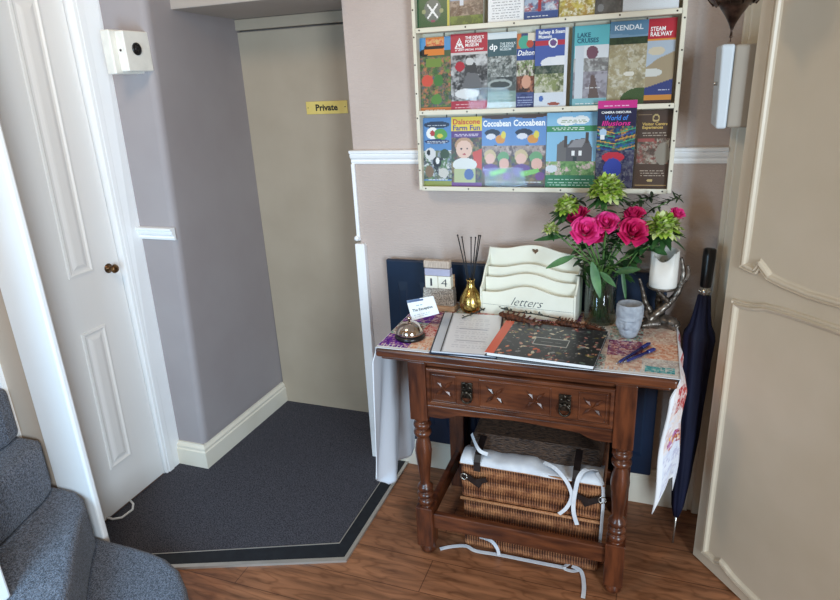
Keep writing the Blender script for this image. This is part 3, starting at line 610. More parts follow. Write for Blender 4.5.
# white ties
def tie(pts, w, side, th=.0012): b = MB(); b.ribbon(cur([Vector(p) for p in pts], 4), w, side, th); return b.build('fabric_tie', M['cotton'], hp)
if 1: tie([(-.25,1.72,.376),(-.21,1.698,.374),(-.175,1.680,.350),(-.158,1.678,.315),(-.155,1.676,.290),(-.170,1.675,.250),(-.192,1.676,.222)], .012, (1,0,.25))
tie([(-.085,1.72,.378),(-.118,1.705,.384),(-.136,1.682,.368),(-.143,1.676,.33),(-.148,1.674,.28),(-.146,1.672,.24),(-.134,1.673,.196)], .013, (1,0,0))
tie([(-.085,1.71,.376),(-.066,1.69,.355),(-.060,1.684,.30),(-.060,1.684,.22),(-.062,1.684,.13)], .010, (1,.4,0))
tie([(-.43,1.70,.386),(-.455,1.70,.394),(-.475,1.72,.404),(-.50,1.76,.416)], .012, (0,.6,.8))
tie([onz(440,549,.003),onz(452,546.5,.004),onz(466,546,.006),onz(476,551,.004),onz(500,555,.005),onz(530,561,.007),onz(566,568,.006)], .013, (0,1,.1))
tie([at(480,537,1.684),at(491,541,1.678),at(497,548,1.668),onz(499,555,.007)], .011, (1,.3,0))
tie([onz(578,558,.022),onz(570,563,.012),onz(564,568,.008),onz(572,571,.005),onz(580,570,.007)], .012, (0,1,0))
tie([onz(572,566,.010),onz(580,570,.008),onz(583,577,.005),onz(584,588,.004),onz(583,598,.004)], .013, (1,.2,0))
# ================================================================ LEAFLET RACK
rk = thing('leaflet_rack', 'cream wall rack with tiers of tourist leaflets above the table', 'rack', (-.345,2.13,1.19))
X0, X1 = -.752, .062
b = MB(); b.box((X0+.005,2.118,1.19),(X1-.005,2.131,2.12)); b.build('back_board', M['rack'], rk)
for xa,xb in ((X0-.006,X0+.006),(X1-.006,X1+.007)): b = MB(); b.box((xa,2.06,1.185),(xb,2.13,2.13)); b.build('side_frame', M['rack'], rk, bevel=.002)
TZ = (1.194,1.448,1.704,1.96)
for i,z in enumerate(TZ):
    b = MB(); b.box((X0+.006,2.058,z-.010),(X1-.006,2.118,z+.001)); b.box((X0+.006,2.055,z-.010),(X1-.006,2.062,z+.005)); s_ = b.build('shelf', M['rack'], rk, bevel=.0015); PLOC[s_.name] = PLOC[rk.name]
    for x, y, zz in [(X0+.02+k*.155,2.055,z-.002) for k in range(6)]+[(x,2.06,z+dz) for x in (X0-.001,X1+.002) for dz in (.06,.15,.235)]:
        b = MB(); lathe_x(b, [(.0026,0),(.0026,.0012),(.001,.0018)], (x,y,zz), seg=8, ax=Vector((0,-1,0))); b.build('screw', M['dark'], s_)
    if i:
        for k in range(7): b = MB(); b.box((X0+.085+k*.105,2.112,z-.040),(X0+.0865+k*.105,2.118,z-.010)); b.build('divider', M['dark'], s_)
    if i < 3:
        b = MB(); b.box((X0+.008,2.0565,z+.004),(X1-.008,2.058,z+.07)); b.build('clear_front', M['clear'], rk)
W, K = (246,246,244), (30,30,34)
def leaflet(px0, px1, pyt, pyb, art, label, cat='leaflet', texts=(), Y=2.083, group='leaflets in the wall rack', lay=0, top=.012):
    Y = Y-lay*.004; m = (pyt+pyb)/2
    x0 = at(px0,m,Y).x; x1 = at(px1,m,Y).x; zt = at((px0+px1)/2,pyt,Y).z; zb = at((px0+px1)/2,pyb,Y).z
    zb = min(TZ, key=lambda z: abs(z-zb)) if True else zb
    zb += .0015
    yt, yb = Y+top, Y-.004
    P = lambda x,y: (x0+(x1-x0)*x, lerp(yt,yb,y), lerp(zt,zb,y))
    b = MB(); art.put(b, P)
    b.add([(x0,yt,zt),(x1,yt,zt),(x1,yb,zb),(x0,yb,zb),(x0,yt+.003,zt),(x1,yt+.003,zt),(x1,yb+.003,zb),(x0,yb+.003,zb)], [(4,5,6,7),(0,1,5,4),(1,2,6,5),(2,3,7,6),(3,0,4,7)], 0, (236,234,228))
    for t in texts:
        body, a0, b0, a1, b1, c = t[:6]; kw = t[6] if len(t) > 6 else {}
        v, f = text_geo(body, a0, -b1, a1, -b0, **kw); b.add([Vector(P(q.x,-q.y))+Vector((0,-.0006,0)) for q in v], f, 0, c)
    return tag(b.build('leaflet', M['print']), label, cat, group)
BT = dict(bold=.02)
# ---- top tier (cut by the frame)
def ph(bg): return Art(44, 96, bg)
a = ph((30,92,48)); a.rect(.0,0,1,.3,(44,104,50)); a.rect(.94,0,1,1,(206,196,70)); a.ell(.5,.74,.26,.16,(96,110,104)); a.line(.36,.66,.64,.84,.02,W); a.line(.64,.66,.36,.84,.02,W); a.ell(.24,.75,.06,.03,(150,160,110)); a.ell(.76,.75,.06,.03,(150,160,110)); a.rect(.45,.87,.56,.91,(150,60,90))
leaflet(415,449,-44,26,a,'dark green leaflet with a white cross emblem, top left of the rack')
a = ph((120,110,96)); a.rect(0,0,1,.62,(150,170,200)); a.noisy(0,.62,1,.86,[(140,120,104),(110,92,80),(160,140,126),(96,70,56)],9,3); a.rect(.3,.60,.42,.7,(206,214,226)); a.noisy(0,.84,1,1,[(96,118,44),(120,140,50),(84,104,40)],8,2)
leaflet(449.5,483,-46,24.5,a,'leaflet with a stone building above a green lawn, top tier beside the dark green one')
a = ph((246,246,246)); a.scrib(.08,.4,.9,.94,14,(150,150,158),3)
leaflet(488,524,-48,22,a,'white typed sheet with grey lines of text on the top tier')
a = ph((120,140,180)); a.noisy(0,.3,1,.85,[(170,190,214),(220,224,230),(96,112,150),(180,70,80)],6,4); a.rect(.42,.64,.5,.86,(180,50,60)); a.rect(0,.86,1,1,(62,88,150)); a.scrib(.08,.9,.7,.95,1,W)
leaflet(524.5,559,-50,20,a,'blue and white photo leaflet with a blue foot band, on the top tier')
a = ph((200,184,110)); a.noisy(0,0,1,1,[(214,190,80),(230,222,190),(190,150,70),(160,140,60),(240,234,214)],8,6)
leaflet(560,596,-52,18,a,'yellow and cream flowery leaflet on the top tier')
a = ph((96,92,88)); a.noisy(0,.3,1,1,[(96,92,88),(88,84,82),(112,108,102)],4,6); a.ell(.2,.88,.12,.06,(140,140,140)); a.rect(0,0,1,.3,(60,70,90))
leaflet(596.5,624,-54,16,a,'dark grey leaflet on the top tier beside the white card')
a = Art(44,66,(232,236,242)); leaflet(624.5,681,-56,14,a,'plain white card at the right end of the top tier')
# ---- middle tier
a = ph((70,96,64)); a.rect(0,0,1,.18,(70,150,210)); a.rect(.25,.0,.8,.24,(240,130,40)); a.ell(.2,.2,.14,.05,(20,20,20)); a.ell(.5,.13,.3,.05,(30,30,30)); a.rect(.2,.16,.75,.22,(240,130,40)); a.noisy(.28,.02,.78,.11,[(240,150,90),(220,90,50),(236,190,110)],12,3); a.noisy(0,.26,1,.94,[(70,110,60),(110,150,60),(150,110,90),(90,96,110),(60,80,60),(200,120,80)],11,5); a.rect(.25,.28,.7,.4,(120,150,60)); a.ell(.28,.58,.17,.08,(230,80,60)); a.ell(.62,.58,.14,.08,(70,130,60)); a.ell(.55,.84,.16,.07,(90,150,60)); a.rect(0,.95,1,1,(224,120,50)); a.scrib(.2,.96,.8,.99,1,W)
leaflet(417.5,451,37,108,a,'leaflet with an orange heading over a busy garden scene, left end of the middle tier')
a = ph((196,40,62)); a.poly([(.1,.19),(.24,.05),(.37,.19)],W); a.poly([(.16,.175),(.24,.085),(.31,.175)],(196,40,62)); a.ell(.24,.14,.03,.025,W); a.rect(0,.235,1,.275,(214,206,204)); a.noisy(0,.275,1,.88,[(130,130,130),(80,80,82),(176,176,176),(50,50,52),(210,210,210)],5,11); a.ell(.45,.78,.34,.07,(230,232,232)); a.ell(.55,.48,.17,.13,(66,66,68)); a.ell(.52,.36,.11,.05,(210,210,208)); a.poly([(.3,.7),(.45,.5),(.75,.52),(.9,.75)],(110,110,112)); a.ell(.25,.42,.13,.065,(196,34,56)); a.rect(0,.87,1,1,(196,40,62)); a.scrib(.12,.9,.9,.98,2,(236,190,196))
leaflet(450.5,487,33,106,a,"red headed museum leaflet over a grey wartime photo, on the middle tier", texts=[("THE DEVIL'S\nPORRIDGE\nMUSEUM",.40,.035,.9,.17,W,BT),('A VERY SPECIAL STORY',.12,.195,.9,.22,W,BT)], lay=1)
a = ph((60,98,108)); a.rect(0,0,1,.08,(226,236,238)); a.noisy(0,.3,1,.57,[(160,164,160),(110,116,112),(70,78,76),(200,204,200)],8,12); a.noisy(0,.57,1,.76,[(60,66,66),(90,98,96),(120,126,124)],5,13); a.ell(.45,.67,.42,.07,(170,180,176)); a.ell(.45,.675,.34,.045,(70,78,78)); a.rect(0,.76,1,.91,(130,160,150)); a.rect(0,.91,1,1,(206,222,224)); a.scrib(.1,.79,.9,.88,2,(200,214,208))
leaflet(486.5,516,32,104,a,'teal leaflet headed dp with museum machinery photo on the middle tier', texts=[('dp',.08,.14,.36,.24,W,BT),("THE DEVIL'S\nPORRIDGE\nMUSEUM",.44,.13,.96,.235,(214,226,228),BT)])
a = ph((60,80,130)); a.rect(0,0,.25,.2,(220,120,60)); a.ell(.45,.12,.34,.09,(70,180,150)); a.rect(.6,0,1,.1,(232,222,200)); a.ell(.7,.14,.18,.05,(200,80,60)); a.rect(0,.2,1,.34,(50,80,160)); a.noisy(0,.35,1,.56,[(110,140,70),(190,180,160),(70,60,50),(226,220,208)],7,2); a.noisy(0,.56,1,.78,[(120,60,40),(60,40,34),(180,110,80)],5,3); a.ell(.55,.64,.24,.09,(224,160,130)); a.noisy(0,.8,1,1,[(60,70,130),(80,90,150),(44,54,110)],6,4); a.scrib(.1,.83,.9,.97,4,(180,190,226))
leaflet(515.5,535,33,103,a,'narrow multicoloured leaflet with a child portrait on the middle tier', texts=[('Dalton',.08,.22,.95,.29,W,dict(shear=.3,bold=.01))], lay=-1)
a = ph((70,96,176)); a.rect(0,.15,1,.21,(200,50,70)); a.ell(.55,.18,.14,.06,W); a.ell(.55,.18,.1,.04,(110,80,140)); a.ell(.55,.43,.36,.08,(232,234,238)); a.ell(.8,.4,.3,.06,(236,238,240)); a.noisy(0,.46,1,.56,[(50,70,60),(80,96,76),(120,124,110)],7,5); a.noisy(0,.56,1,.8,[(140,150,90),(196,196,170),(100,110,70),(220,214,190)],7,6); a.rect(0,.8,1,1,(220,226,234)); a.ell(.22,.88,.07,.04,(70,110,190)); a.ell(.62,.95,.2,.02,(170,80,60)); a.rect(.92,0,1,1,(226,230,236))
leaflet(534.5,567,28,103,a,'blue leaflet with a red stripe, round badge and white steam train picture', texts=[('Railway & Steam\nMuseum',.1,.02,.9,.12,W,BT)], lay=1)
a = ph((90,190,200)); a.rect(0,0,.06,1,(60,110,120)); a.rect(.1,.24,1,.46,(222,226,230)); a.noisy(.06,.4,1,.56,[(150,150,146),(120,116,114),(190,190,188)],6,7); a.noisy(.06,.56,1,.9,[(150,144,152),(120,110,118),(170,166,176)],4,8); a.rect(.06,.9,1,1,(130,190,200)); a.rect(.12,.24,.34,.9,(206,214,222)); a.ell(.56,.33,.16,.08,(124,80,96)); a.poly([(.5,.9),(.56,.6),(.66,.62),(.8,.9)],(110,90,84)); a.scrib(.4,.72,.85,.8,1,(220,220,220)); a.scrib(.15,.94,.85,.97,1,W)
leaflet(571,608,25,102,a,'turquoise headed boat cruise leaflet with a lake photo, on the middle tier', texts=[('LAKE\nCRUISES',.14,.085,.72,.21,(24,70,96),BT)])
a = ph((92,140,176)); a.poly([(0,.14),(.0,.22),(.5,.20),(1,.23),(1,.16),(.6,.17),(.3,.15)],(120,160,190)); a.noisy(0,.19,1,.27,[(40,60,40),(56,76,48)],8,2); a.noisy(0,.27,1,1,[(176,162,122),(150,138,104),(196,186,156),(166,150,110),(210,204,184)],7,14); a.ell(.85,.95,.5,.16,(66,92,48)); a.ell(.55,.62,.14,.03,(226,220,204))
leaflet(608.5,647.5,20.5,101,a,'pale blue headed leaflet with a hillside town, beside the turquoise one', texts=[('KENDAL',.12,.045,.84,.105,(226,232,238),BT)])
a = ph((206,36,54)); a.rect(0,.225,1,.255,(230,150,50)); a.rect(0,.255,1,.55,(176,190,204)); a.ell(.35,.37,.3,.05,(214,200,170)); a.poly([(0,.56),(.4,.46),(1,.38),(1,.8),(0,.8)],(170,150,116)); a.ell(.2,.62,.4,.05,(214,214,206)); a.poly([(0,.8),(.4,.76),(1,.7),(1,.9),(0,.9)],(50,64,130)); a.rect(0,.89,1,.95,(220,140,50)); a.rect(0,.95,1,1,(70,50,40)); a.scrib(.5,.8,.9,.84,1,(200,206,230))
leaflet(646.5,674.5,18,98.5,a,'red headed steam railway leaflet at the right end of the middle tier', texts=[('STEAM\nRAILWAY',.08,.09,.86,.2,W,BT)])
# ---- bottom tier
a = ph((84,140,206)); a.ell(.5,.10,.42,.05,(40,60,90)); a.ell(.36,.22,.2,.085,W); a.ell(.62,.24,.22,.085,(90,170,70)); a.ell(.36,.22,.08,.04,(200,60,60)); a.ell(.6,.26,.1,.03,(230,210,60)); a.ell(.5,.34,.4,.035,(40,60,110)); a.scrib(.2,.07,.8,.13,1,(200,206,220),8); a.scrib(.16,.32,.84,.36,2,(210,216,228),9); a.noisy(0,.47,1,.9,[(90,130,80),(150,160,180),(230,230,230),(40,44,50),(110,120,90)],8,15); a.ell(.28,.52,.18,.09,(220,220,220)); a.ell(.22,.5,.06,.04,K); a.ell(.75,.52,.15,.07,(56,80,50)); a.ell(.5,.64,.14,.08,K); a.ell(.52,.62,.06,.05,W); a.ell(.24,.78,.14,.09,(140,110,80)); a.ell(.7,.8,.16,.07,(214,210,200)); a.rect(0,.92,1,1,(150,160,60)); a.scrib(.2,.88,.9,.91,1,W)
leaflet(421.5,452,118,184,a,'blue leaflet with cartoon farm animals, left end of the bottom tier')
a = ph((250,220,50)); a.rect(0,.2,1,.29,(96,60,140)); a.noisy(0,.29,1,.95,[(60,90,60),(110,70,60),(80,60,90),(150,130,80)],6,16); a.poly([(.7,.5),(1,.45),(1,.75),(.75,.7)],(224,70,50)); a.ell(.42,.40,.3,.11,(196,150,110)); a.ell(.42,.46,.26,.13,(240,196,172)); a.ell(.33,.45,.03,.014,(70,50,50)); a.ell(.52,.45,.03,.014,(70,50,50)); a.ell(.43,.53,.06,.015,(200,90,90)); a.ell(.44,.68,.4,.10,(228,232,228)); a.rect(.1,.74,.8,.94,(190,200,140)); a.ell(.58,.82,.16,.08,(80,110,180)); a.rect(0,.94,1,1,(120,60,150)); a.scrib(.1,.22,.9,.28,2,(230,214,240))
leaflet(451,481.5,117,184,a,'yellow headed farm leaflet with a toddler photo, on the bottom tier', texts=[('Dalscone',.06,.03,.94,.105,(190,50,50),BT),('Farm Fun',.06,.115,.94,.19,(70,60,140),BT)])
def cocoa():
    a = ph((96,146,214)); a.ell(.5,.0,.6,.05,(90,56,40)); a.rect(0,.0,1,.03,(90,56,40)); a.ell(.35,.24,.26,.05,(36,36,60)); a.ell(.3,.29,.16,.04,(226,226,236)); a.ell(.62,.33,.16,.06,(236,150,40)); a.ell(.72,.27,.08,.05,(240,220,60)); a.ell(.45,.44,.16,.03,(40,40,40)); a.noisy(0,.42,1,.55,[(170,150,140),(110,90,90),(200,180,170)],6,3); a.noisy(0,.55,1,.95,[(96,110,60),(70,60,110),(150,120,70),(110,80,60)],7,4); a.ell(.28,.56,.2,.09,(214,190,140)); a.ell(.28,.6,.16,.075,(240,190,170)); a.ell(.72,.58,.19,.08,(110,170,110)); a.ell(.75,.67,.17,.08,(236,180,160)); a.ell(.3,.76,.28,.09,(110,70,150)); a.poly([(.25,.78),(.8,.73),(.84,.79),(.3,.85)],(130,210,90)); a.ell(.85,.84,.14,.06,(120,60,140)); a.rect(0,.95,1,1,(70,56,50)); a.scrib(.1,.9,.9,.94,1,W)
    return a
tc = [('Cocoabean',.04,.065,.96,.155,W,dict(bold=.03)),]
leaflet(481.5,511.5,115.5,184.5,cocoa(),'left one of two matching blue leaflets with smiling children', texts=tc)
leaflet(511.5,545.5,114.5,184.5,cocoa(),'right one of two matching blue leaflets, beside the stone house leaflet', texts=tc, lay=1)
a = Art(64,92,(136,196,232)); a.ell(.4,.11,.2,.06,W); a.ell(.68,.10,.16,.055,W); a.rect(0,.17,1,.25,(60,150,90)); a.scrib(.1,.19,.75,.23,2,(226,240,226),4); a.scrib(.26,.09,.8,.13,2,(150,170,130),6); a.poly([(.22,.66),(.22,.42),(.36,.35),(.44,.42),(.44,.66)],(112,106,104)); a.poly([(.40,.66),(.40,.46),(.5,.36),(.82,.33),(.92,.46),(.92,.66)],(96,90,92)); a.poly([(.42,.46),(.56,.36),(.8,.34),(.72,.46)],(150,146,150)); a.rect(.36,.30,.42,.46,(84,70,66)); a.rect(.78,.26,.84,.40,(84,70,66)); a.rect(.52,.5,.58,.56,W); a.rect(.66,.5,.72,.56,W); a.rect(.54,.58,.62,.66,(50,60,60)); a.noisy(0,.64,1,.84,[(110,160,80),(80,130,60),(140,180,100),(230,190,190)],8,5); a.ell(.12,.74,.12,.05,(220,226,232)); a.rect(0,.83,1,1,(36,128,76)); a.scrib(.05,.86,.95,.98,3,(190,226,200))
a2 = leaflet(546,596,112.5,185,a,'wide leaflet with a dark slate roofed stone house above a green foot band')
a = ph((34,30,70)); a.rect(0,0,1,.085,(224,34,140)); a.scrib(.15,.035,.8,.06,1,(250,190,220)); a.noisy(0,.28,1,.56,[(30,80,90),(40,140,110),(30,50,110),(220,150,50),(30,90,140),(60,40,90)],6,17); 
for kk in range(6): a.line(0,.32+kk*.04,.5,.36+kk*.04,.012,[(220,160,60),(60,170,120),(40,90,170)][kk%3]); a.line(.5,.36+kk*.04,1,.30+kk*.04,.012,[(60,170,120),(40,90,170),(220,160,60)][kk%3])
a.noisy(0,.55,1,1,[(60,56,90),(40,40,80),(90,90,110),(120,120,130)],8,18); a.ell(.45,.63,.3,.06,(214,40,60)); a.ell(.45,.76,.24,.12,(56,70,170)); a.ell(.16,.35,.1,.045,(180,210,236)); a.rect(.1,.38,.2,.43,W)
leaflet(597,635,100,185,a,'tall pink topped leaflet that stands up past the middle rail', texts=[('CAMERA OBSCURA',.1,.115,.86,.14,W,BT),('World of',.2,.16,.8,.215,(70,140,230),dict(shear=.2,bold=.01)),('Illusions',.12,.22,.86,.275,(220,40,140),dict(shear=.2,bold=.02))], lay=1, top=-.030)
a = ph((84,62,50)); a.ell(.5,.1,.1,.05,(206,176,110)); a.ell(.5,.1,.06,.03,(84,62,50)); a.rect(0,.055,.38,.06,(150,120,90)); a.noisy(.05,.35,.9,.68,[(120,96,80),(90,70,58),(160,146,130),(150,70,60),(190,180,160)],9,20); a.rect(.05,.35,.5,.4,(170,80,74)); a.ell(.75,.55,.2,.14,(150,140,124)); a.scrib(.15,.27,.85,.33,2,(190,170,150)); a.scrib(.15,.74,.85,.84,3,(190,170,150)); a.ell(.45,.89,.08,.02,(206,176,110)); a.rect(.04,.95,.9,.96,(190,150,90))
leaflet(635.5,672.5,110,186,a,'dark brown leaflet with gold lettering, right end of the bottom tier', texts=[('Visitor Centre\nExperiences',.14,.155,.82,.245,(216,180,100),BT)])
# ================================================================ THINGS ON THE TABLE
TZt = .778
# service bell
bl = thing('service_bell', 'chrome service bell on a black base at the left end of the table', 'bell', (-.68,1.70,TZt))
b = MB(); b.lathe([(.048,0),(.049,.006),(.046,.012),(.041,.014)], (-.68,1.70,TZt), 28); b.build('base', M['blackplastic'], bl)
b = MB(); b.lathe([(.044,.015),(.045,.018),(.043,.027),(.037,.038),(.026,.048),(.012,.053),(.003,.054)], (-.68,1.70,TZt), 28); b.build('dome', M['chrome'], bl)
b = MB(); b.lathe([(.004,.053),(.004,.062),(.008,.064),(.009,.068),(.004,.071)], (-.68,1.70,TZt), 14); b.build('button', M['chrome'], bl)
# reception card in clear holder
ch_ = thing('card_holder', 'clear holder with a white card reading The Reception, behind the bell', 'card holder', (-.645,1.80,TZt))
A = at(406.5,300.5,1.80); B_ = at(433,296,1.79); C_ = at(439,313.5,1.765); D_ = at(412,320.5,1.775)
nrm = (B_-A).cross(D_-A).normalized(); nrm = nrm if nrm.y < 0 else -nrm
b = MB(); b.box((-.69,1.80,TZt),(-.60,1.835,TZt+.008)); 
b.add([A-nrm*.006+Vector((-.004,0,.004)), B_-nrm*.006, C_-nrm*.006, D_-nrm*.006+Vector((-.006,0,0)), D_+Vector((-.008,.03,-.05)), C_+Vector((0,.03,-.07)), A-nrm*.012], [(0,1,2,3),(3,2,5,4)])
b.build('acrylic_stand', M['clear'], ch_)
MUTE[:] = [1,0]; Cd = Art(34,22,(246,250,252)); Cd.rect(0,0,.5,.14,(120,140,170)); Cd.rect(.1,.06,.62,.12,(90,110,150)); Cd.scrib(.3,.3,.6,.36,1,(170,190,200)); Cd.scrib(.1,.74,.7,.9,2,(200,214,220))
PP = lambda x,y: A.lerp(B_,x).lerp(D_.lerp(C_,x),y)
b = MB(); Cd.put(b, PP); q = [PP(*p)-nrm*.003 for p in ((0,0),(1,0),(1,1),(0,1))]; b.add(q, [(0,1,2,3)], 0, (240,240,240))
v, f = text_geo('The Reception', .12,-.66,.86,-.48, bold=.02); b.add([Vector(PP(p.x,-p.y))+nrm*.0006 for p in v], f, 0, (40,60,60)); b.build('card', M['print'], ch_)
# perpetual calendar
cl = thing('block_calendar', 'wooden block calendar showing 14 on a glittery stand, at the back of the table', 'calendar', (-.67,1.97,TZt))
b = MB(); b.box((-.726,1.945,TZt),(-.606,2.0,TZt+.018)); b.build('foot', M['woodpale'], cl, bevel=.003)
b = MB(); b.add([(-.726,1.955,TZt+.018),(-.610,1.955,TZt+.018),(-.616,1.968,TZt+.076),(-.726,1.968,TZt+.076),(-.726,1.99,TZt+.018),(-.610,1.99,TZt+.018),(-.616,2.0,TZt+.076),(-.726,2.0,TZt+.076)], [(0,1,2,3),(5,4,7,6),(4,0,3,7),(1,5,6,2),(3,2,6,7)]); b.build('glitter_front', M['glitter'], cl)
for i,(t,x) in enumerate((('1',-.718),('4',-.670))):
    b = MB(); b.box((x,1.966,TZt+.077),(x+.0465,1.998,TZt+.122)); nb = b.build('number_block', M['ivory'], cl, bevel=.002); PLOC[nb.name] = PLOC[cl.name]
    b = MB(); w = .0034 if t == '1' else .011; v, f = text_geo(t, x+.023-w,TZt+.086,x+.023+w,TZt+.113, bold=-.012); b.add([(p.x,1.9652,p.y) for p in v], f); b.build('numeral', M['ink'], nb)
b = MB(); b.box((-.719,1.967,TZt+.123),(-.626,1.998,TZt+.148)); b.build('month_block', M['lilac'], cl, bevel=.002)
b = MB(); b.box((-.724,1.972,TZt+.149),(-.628,1.998,TZt+.176)); b.build('top_block', M['woodwash'], cl, bevel=.003)
b = MB(); b.box((-.73,1.999,TZt),(-.62,2.006,TZt+.12)); b.build('back_panel', M['woodpale'], cl)
# reed diffuser
rdf = thing('reed_diffuser', 'gold mottled bottle with black reeds standing beside the letter rack', 'diffuser', (-.552,1.97,TZt))
b = MB(); b.lathe([(.024,0),(.034,.006),(.040,.022),(.041,.038),(.036,.056),(.026,.074),(.016,.090),(.013,.104),(.0135,.112),(.016,.118),(.011,.118),(.010,.10)], (-.552,1.97,TZt), 30); b.build('bottle', M['gold'], rdf)
for x,y,z in ((-.596,1.975,.27),(-.584,1.985,.262),(-.556,2.0,.258),(-.536,1.985,.262),(-.522,1.975,.272),(-.520,1.99,.268)):
    b = MB(); b.tube([(-.552+(-.552-x)*.18,1.97,TZt+.03),(x,y,TZt+z)], .0021, 6); b.ball((x,y,TZt+z),.0032,6,5); b.build('reed', M['reed'], rdf)
# letter rack
lr = thing('letter_rack', 'ivory wooden letter rack with a heart cutout and the word letters', 'letter rack', (-.35,1.99,TZt), rz=math.radians(-5))
def wave(x, a, b_, h):                          # wavy top: low shoulders, raised middle
    t = (x+.158)/.316; return lerp(a,b_,t)+h*(.5-.5*math.cos(2*PI*min(1,max(0,(t-.12)/.76))))
def panel(w, a, b_, h, y, holes=(), name='divider_panel'):
    xs = [-w+2*w*i/40 for i in range(41)]; out = [(-w,0),(w,0)]+[(x,wave(x,a,b_,h)) for x in xs[::-1]]
    vs, fs = curve_mesh([out]+list(holes), .003); b = MB(); b.add([(v.x,y+v.z,v.y+.0) for v in vs], fs); return b.build(name, M['ivory'], lr, local=True)
hs = []
for k in range(24):
    t = 2*PI*k/24; hs.append((.002+.0105*math.sin(t)**3*1.1, .2085+.0085*(.8125*math.cos(t)-.3125*math.cos(2*t)-.125*math.cos(3*t)-.0625*math.cos(4*t))*1.25))
panel(.158, .212,.205,.020,.055, [hs], 'back_panel')
panel(.154, .152,.150,.020,.022); panel(.154, .124,.124,.022,-.008)
fp = panel(.156, .080,.088,.026,-.040, name='front_panel')
for x in (-.160,.160):
    b = MB(); vs, fs = curve_mesh([[(-.045,0),(.060,0),(.060,.212)]+[(lerp(.060,-.045,t), .212-.118*t**.8-.006*math.sin(t*PI*3)) for t in [i/14 for i in range(1,15)]]], .003); b.add([(x+v.z,v.x,v.y) for v in vs], fs); b.build('side_panel', M['ivory'], lr, local=True)
b = MB(); b.box((-.157,-.04,0),(.157,.055,.006)); b.build('base_board', M['ivory'], lr, local=True)
b = MB(); b.box((-.156,-.0436,.036),(.156,-.043,.0366)); b.build('score_line', M['ink'], lr, local=True)
def stroke(b, pts, w=.0016):                    # thick/thin pen line on the front panel
    P = []
    for i in range(len(pts)-1):
        p0 = pts[max(i-1,0)]; p1 = pts[i]; p2 = pts[i+1]; p3 = pts[min(i+2,len(pts)-1)]
        for k in range(6):
            t = k/6; P.append([.5*((2*p1[c])+(-p0[c]+p2[c])*t+(2*p0[c]-5*p1[c]+4*p2[c]-p3[c])*t*t+(-p0[c]+3*p1[c]-3*p2[c]+p3[c])*t**3) for c in (0,1)])
    P.append(list(pts[-1])); V = []
    for i,p in enumerate(P):
        q = P[min(i+1,len(P)-1)]; o_ = P[max(i-1,0)]; d = Vector((q[0]-o_[0],q[1]-o_[1])); d = d.normalized() if d.length > 0 else Vector((1,0)); n_ = Vector((-d.y,d.x)); ww = w*(.35+.75*abs(d.y))
        V += [(p[0]+n_.x*ww,-.0440,p[1]+n_.y*ww),(p[0]-n_.x*ww,-.0440,p[1]-n_.y*ww)]
    b.add(V, [(2*i,2*i+1,2*i+3,2*i+2) for i in range(len(P)-1)])
b = MB(); sh = lambda L,x,s=1: [(x+(u+v*.42)*.0105*s, .044+v*.0105*s) for u,v in L]
v, f = text_geo('letters', -.054,.041,.056,.070, shear=.55, bold=-.012); b.add([(p.x,-.0438,p.y) for p in v], f)
PLOC[fp.name] = Vector((0,0,0)); b.build('lettering', M['ink'], fp, local=True)
# ring binder
BL, BR, TR, TL = Vector((-.574,1.597,0)), Vector((-.375,1.606,0)), Vector((-.43,1.94,0)), Vector((-.634,1.925,0))
bi = thing('document_folder', 'open folder with white pages in a clear sleeve, left of the floral book', 'folder', (-.50,1.77,TZt))
def quadslab(b, q, z0, z1, col=(200,200,200)):
    b.add([(p.x,p.y,z0) for p in q]+[(p.x,p.y,z1) for p in q], [(3,2,1,0),(4,5,6,7),(0,1,5,4),(1,2,6,5),(2,3,7,6),(3,0,4,7)], 0, col)
def inq(u,v): return BL.lerp(BR,u).lerp(TL.lerp(TR,u),v)
b = MB(); quadslab(b, [BL+Vector((-.006,-.002,0)),BR,TR,TL+Vector((-.006,.004,0))], TZt, TZt+.003); b.build('cover', M['navy'], bi)
b = MB(); quadslab(b, [inq(.0,.01),inq(.98,.01),inq(.98,.99),inq(.0,.99)], TZt+.003, TZt+.0065, (206,212,222))
pg = Art(30,44,(246,248,254)); pg.scrib(.12,.1,.8,.9,14,(226,228,236),4); pg.rect(.2,.42,.75,.44,(180,184,200)); pg.rect(.2,.70,.75,.72,(196,198,210))
pg.put(b, lambda x,y: tuple(inq(.17+x*.8,.975-y*.95))[:2]+(TZt+.0072,)); b.build('page', M['print'], bi)
b = MB(); quadslab(b, [inq(.135,.02),inq(.15,.02),inq(.15,.98),inq(.135,.98)], TZt+.0065, TZt+.0082); b.build('binding_bar', M['leather'], bi)
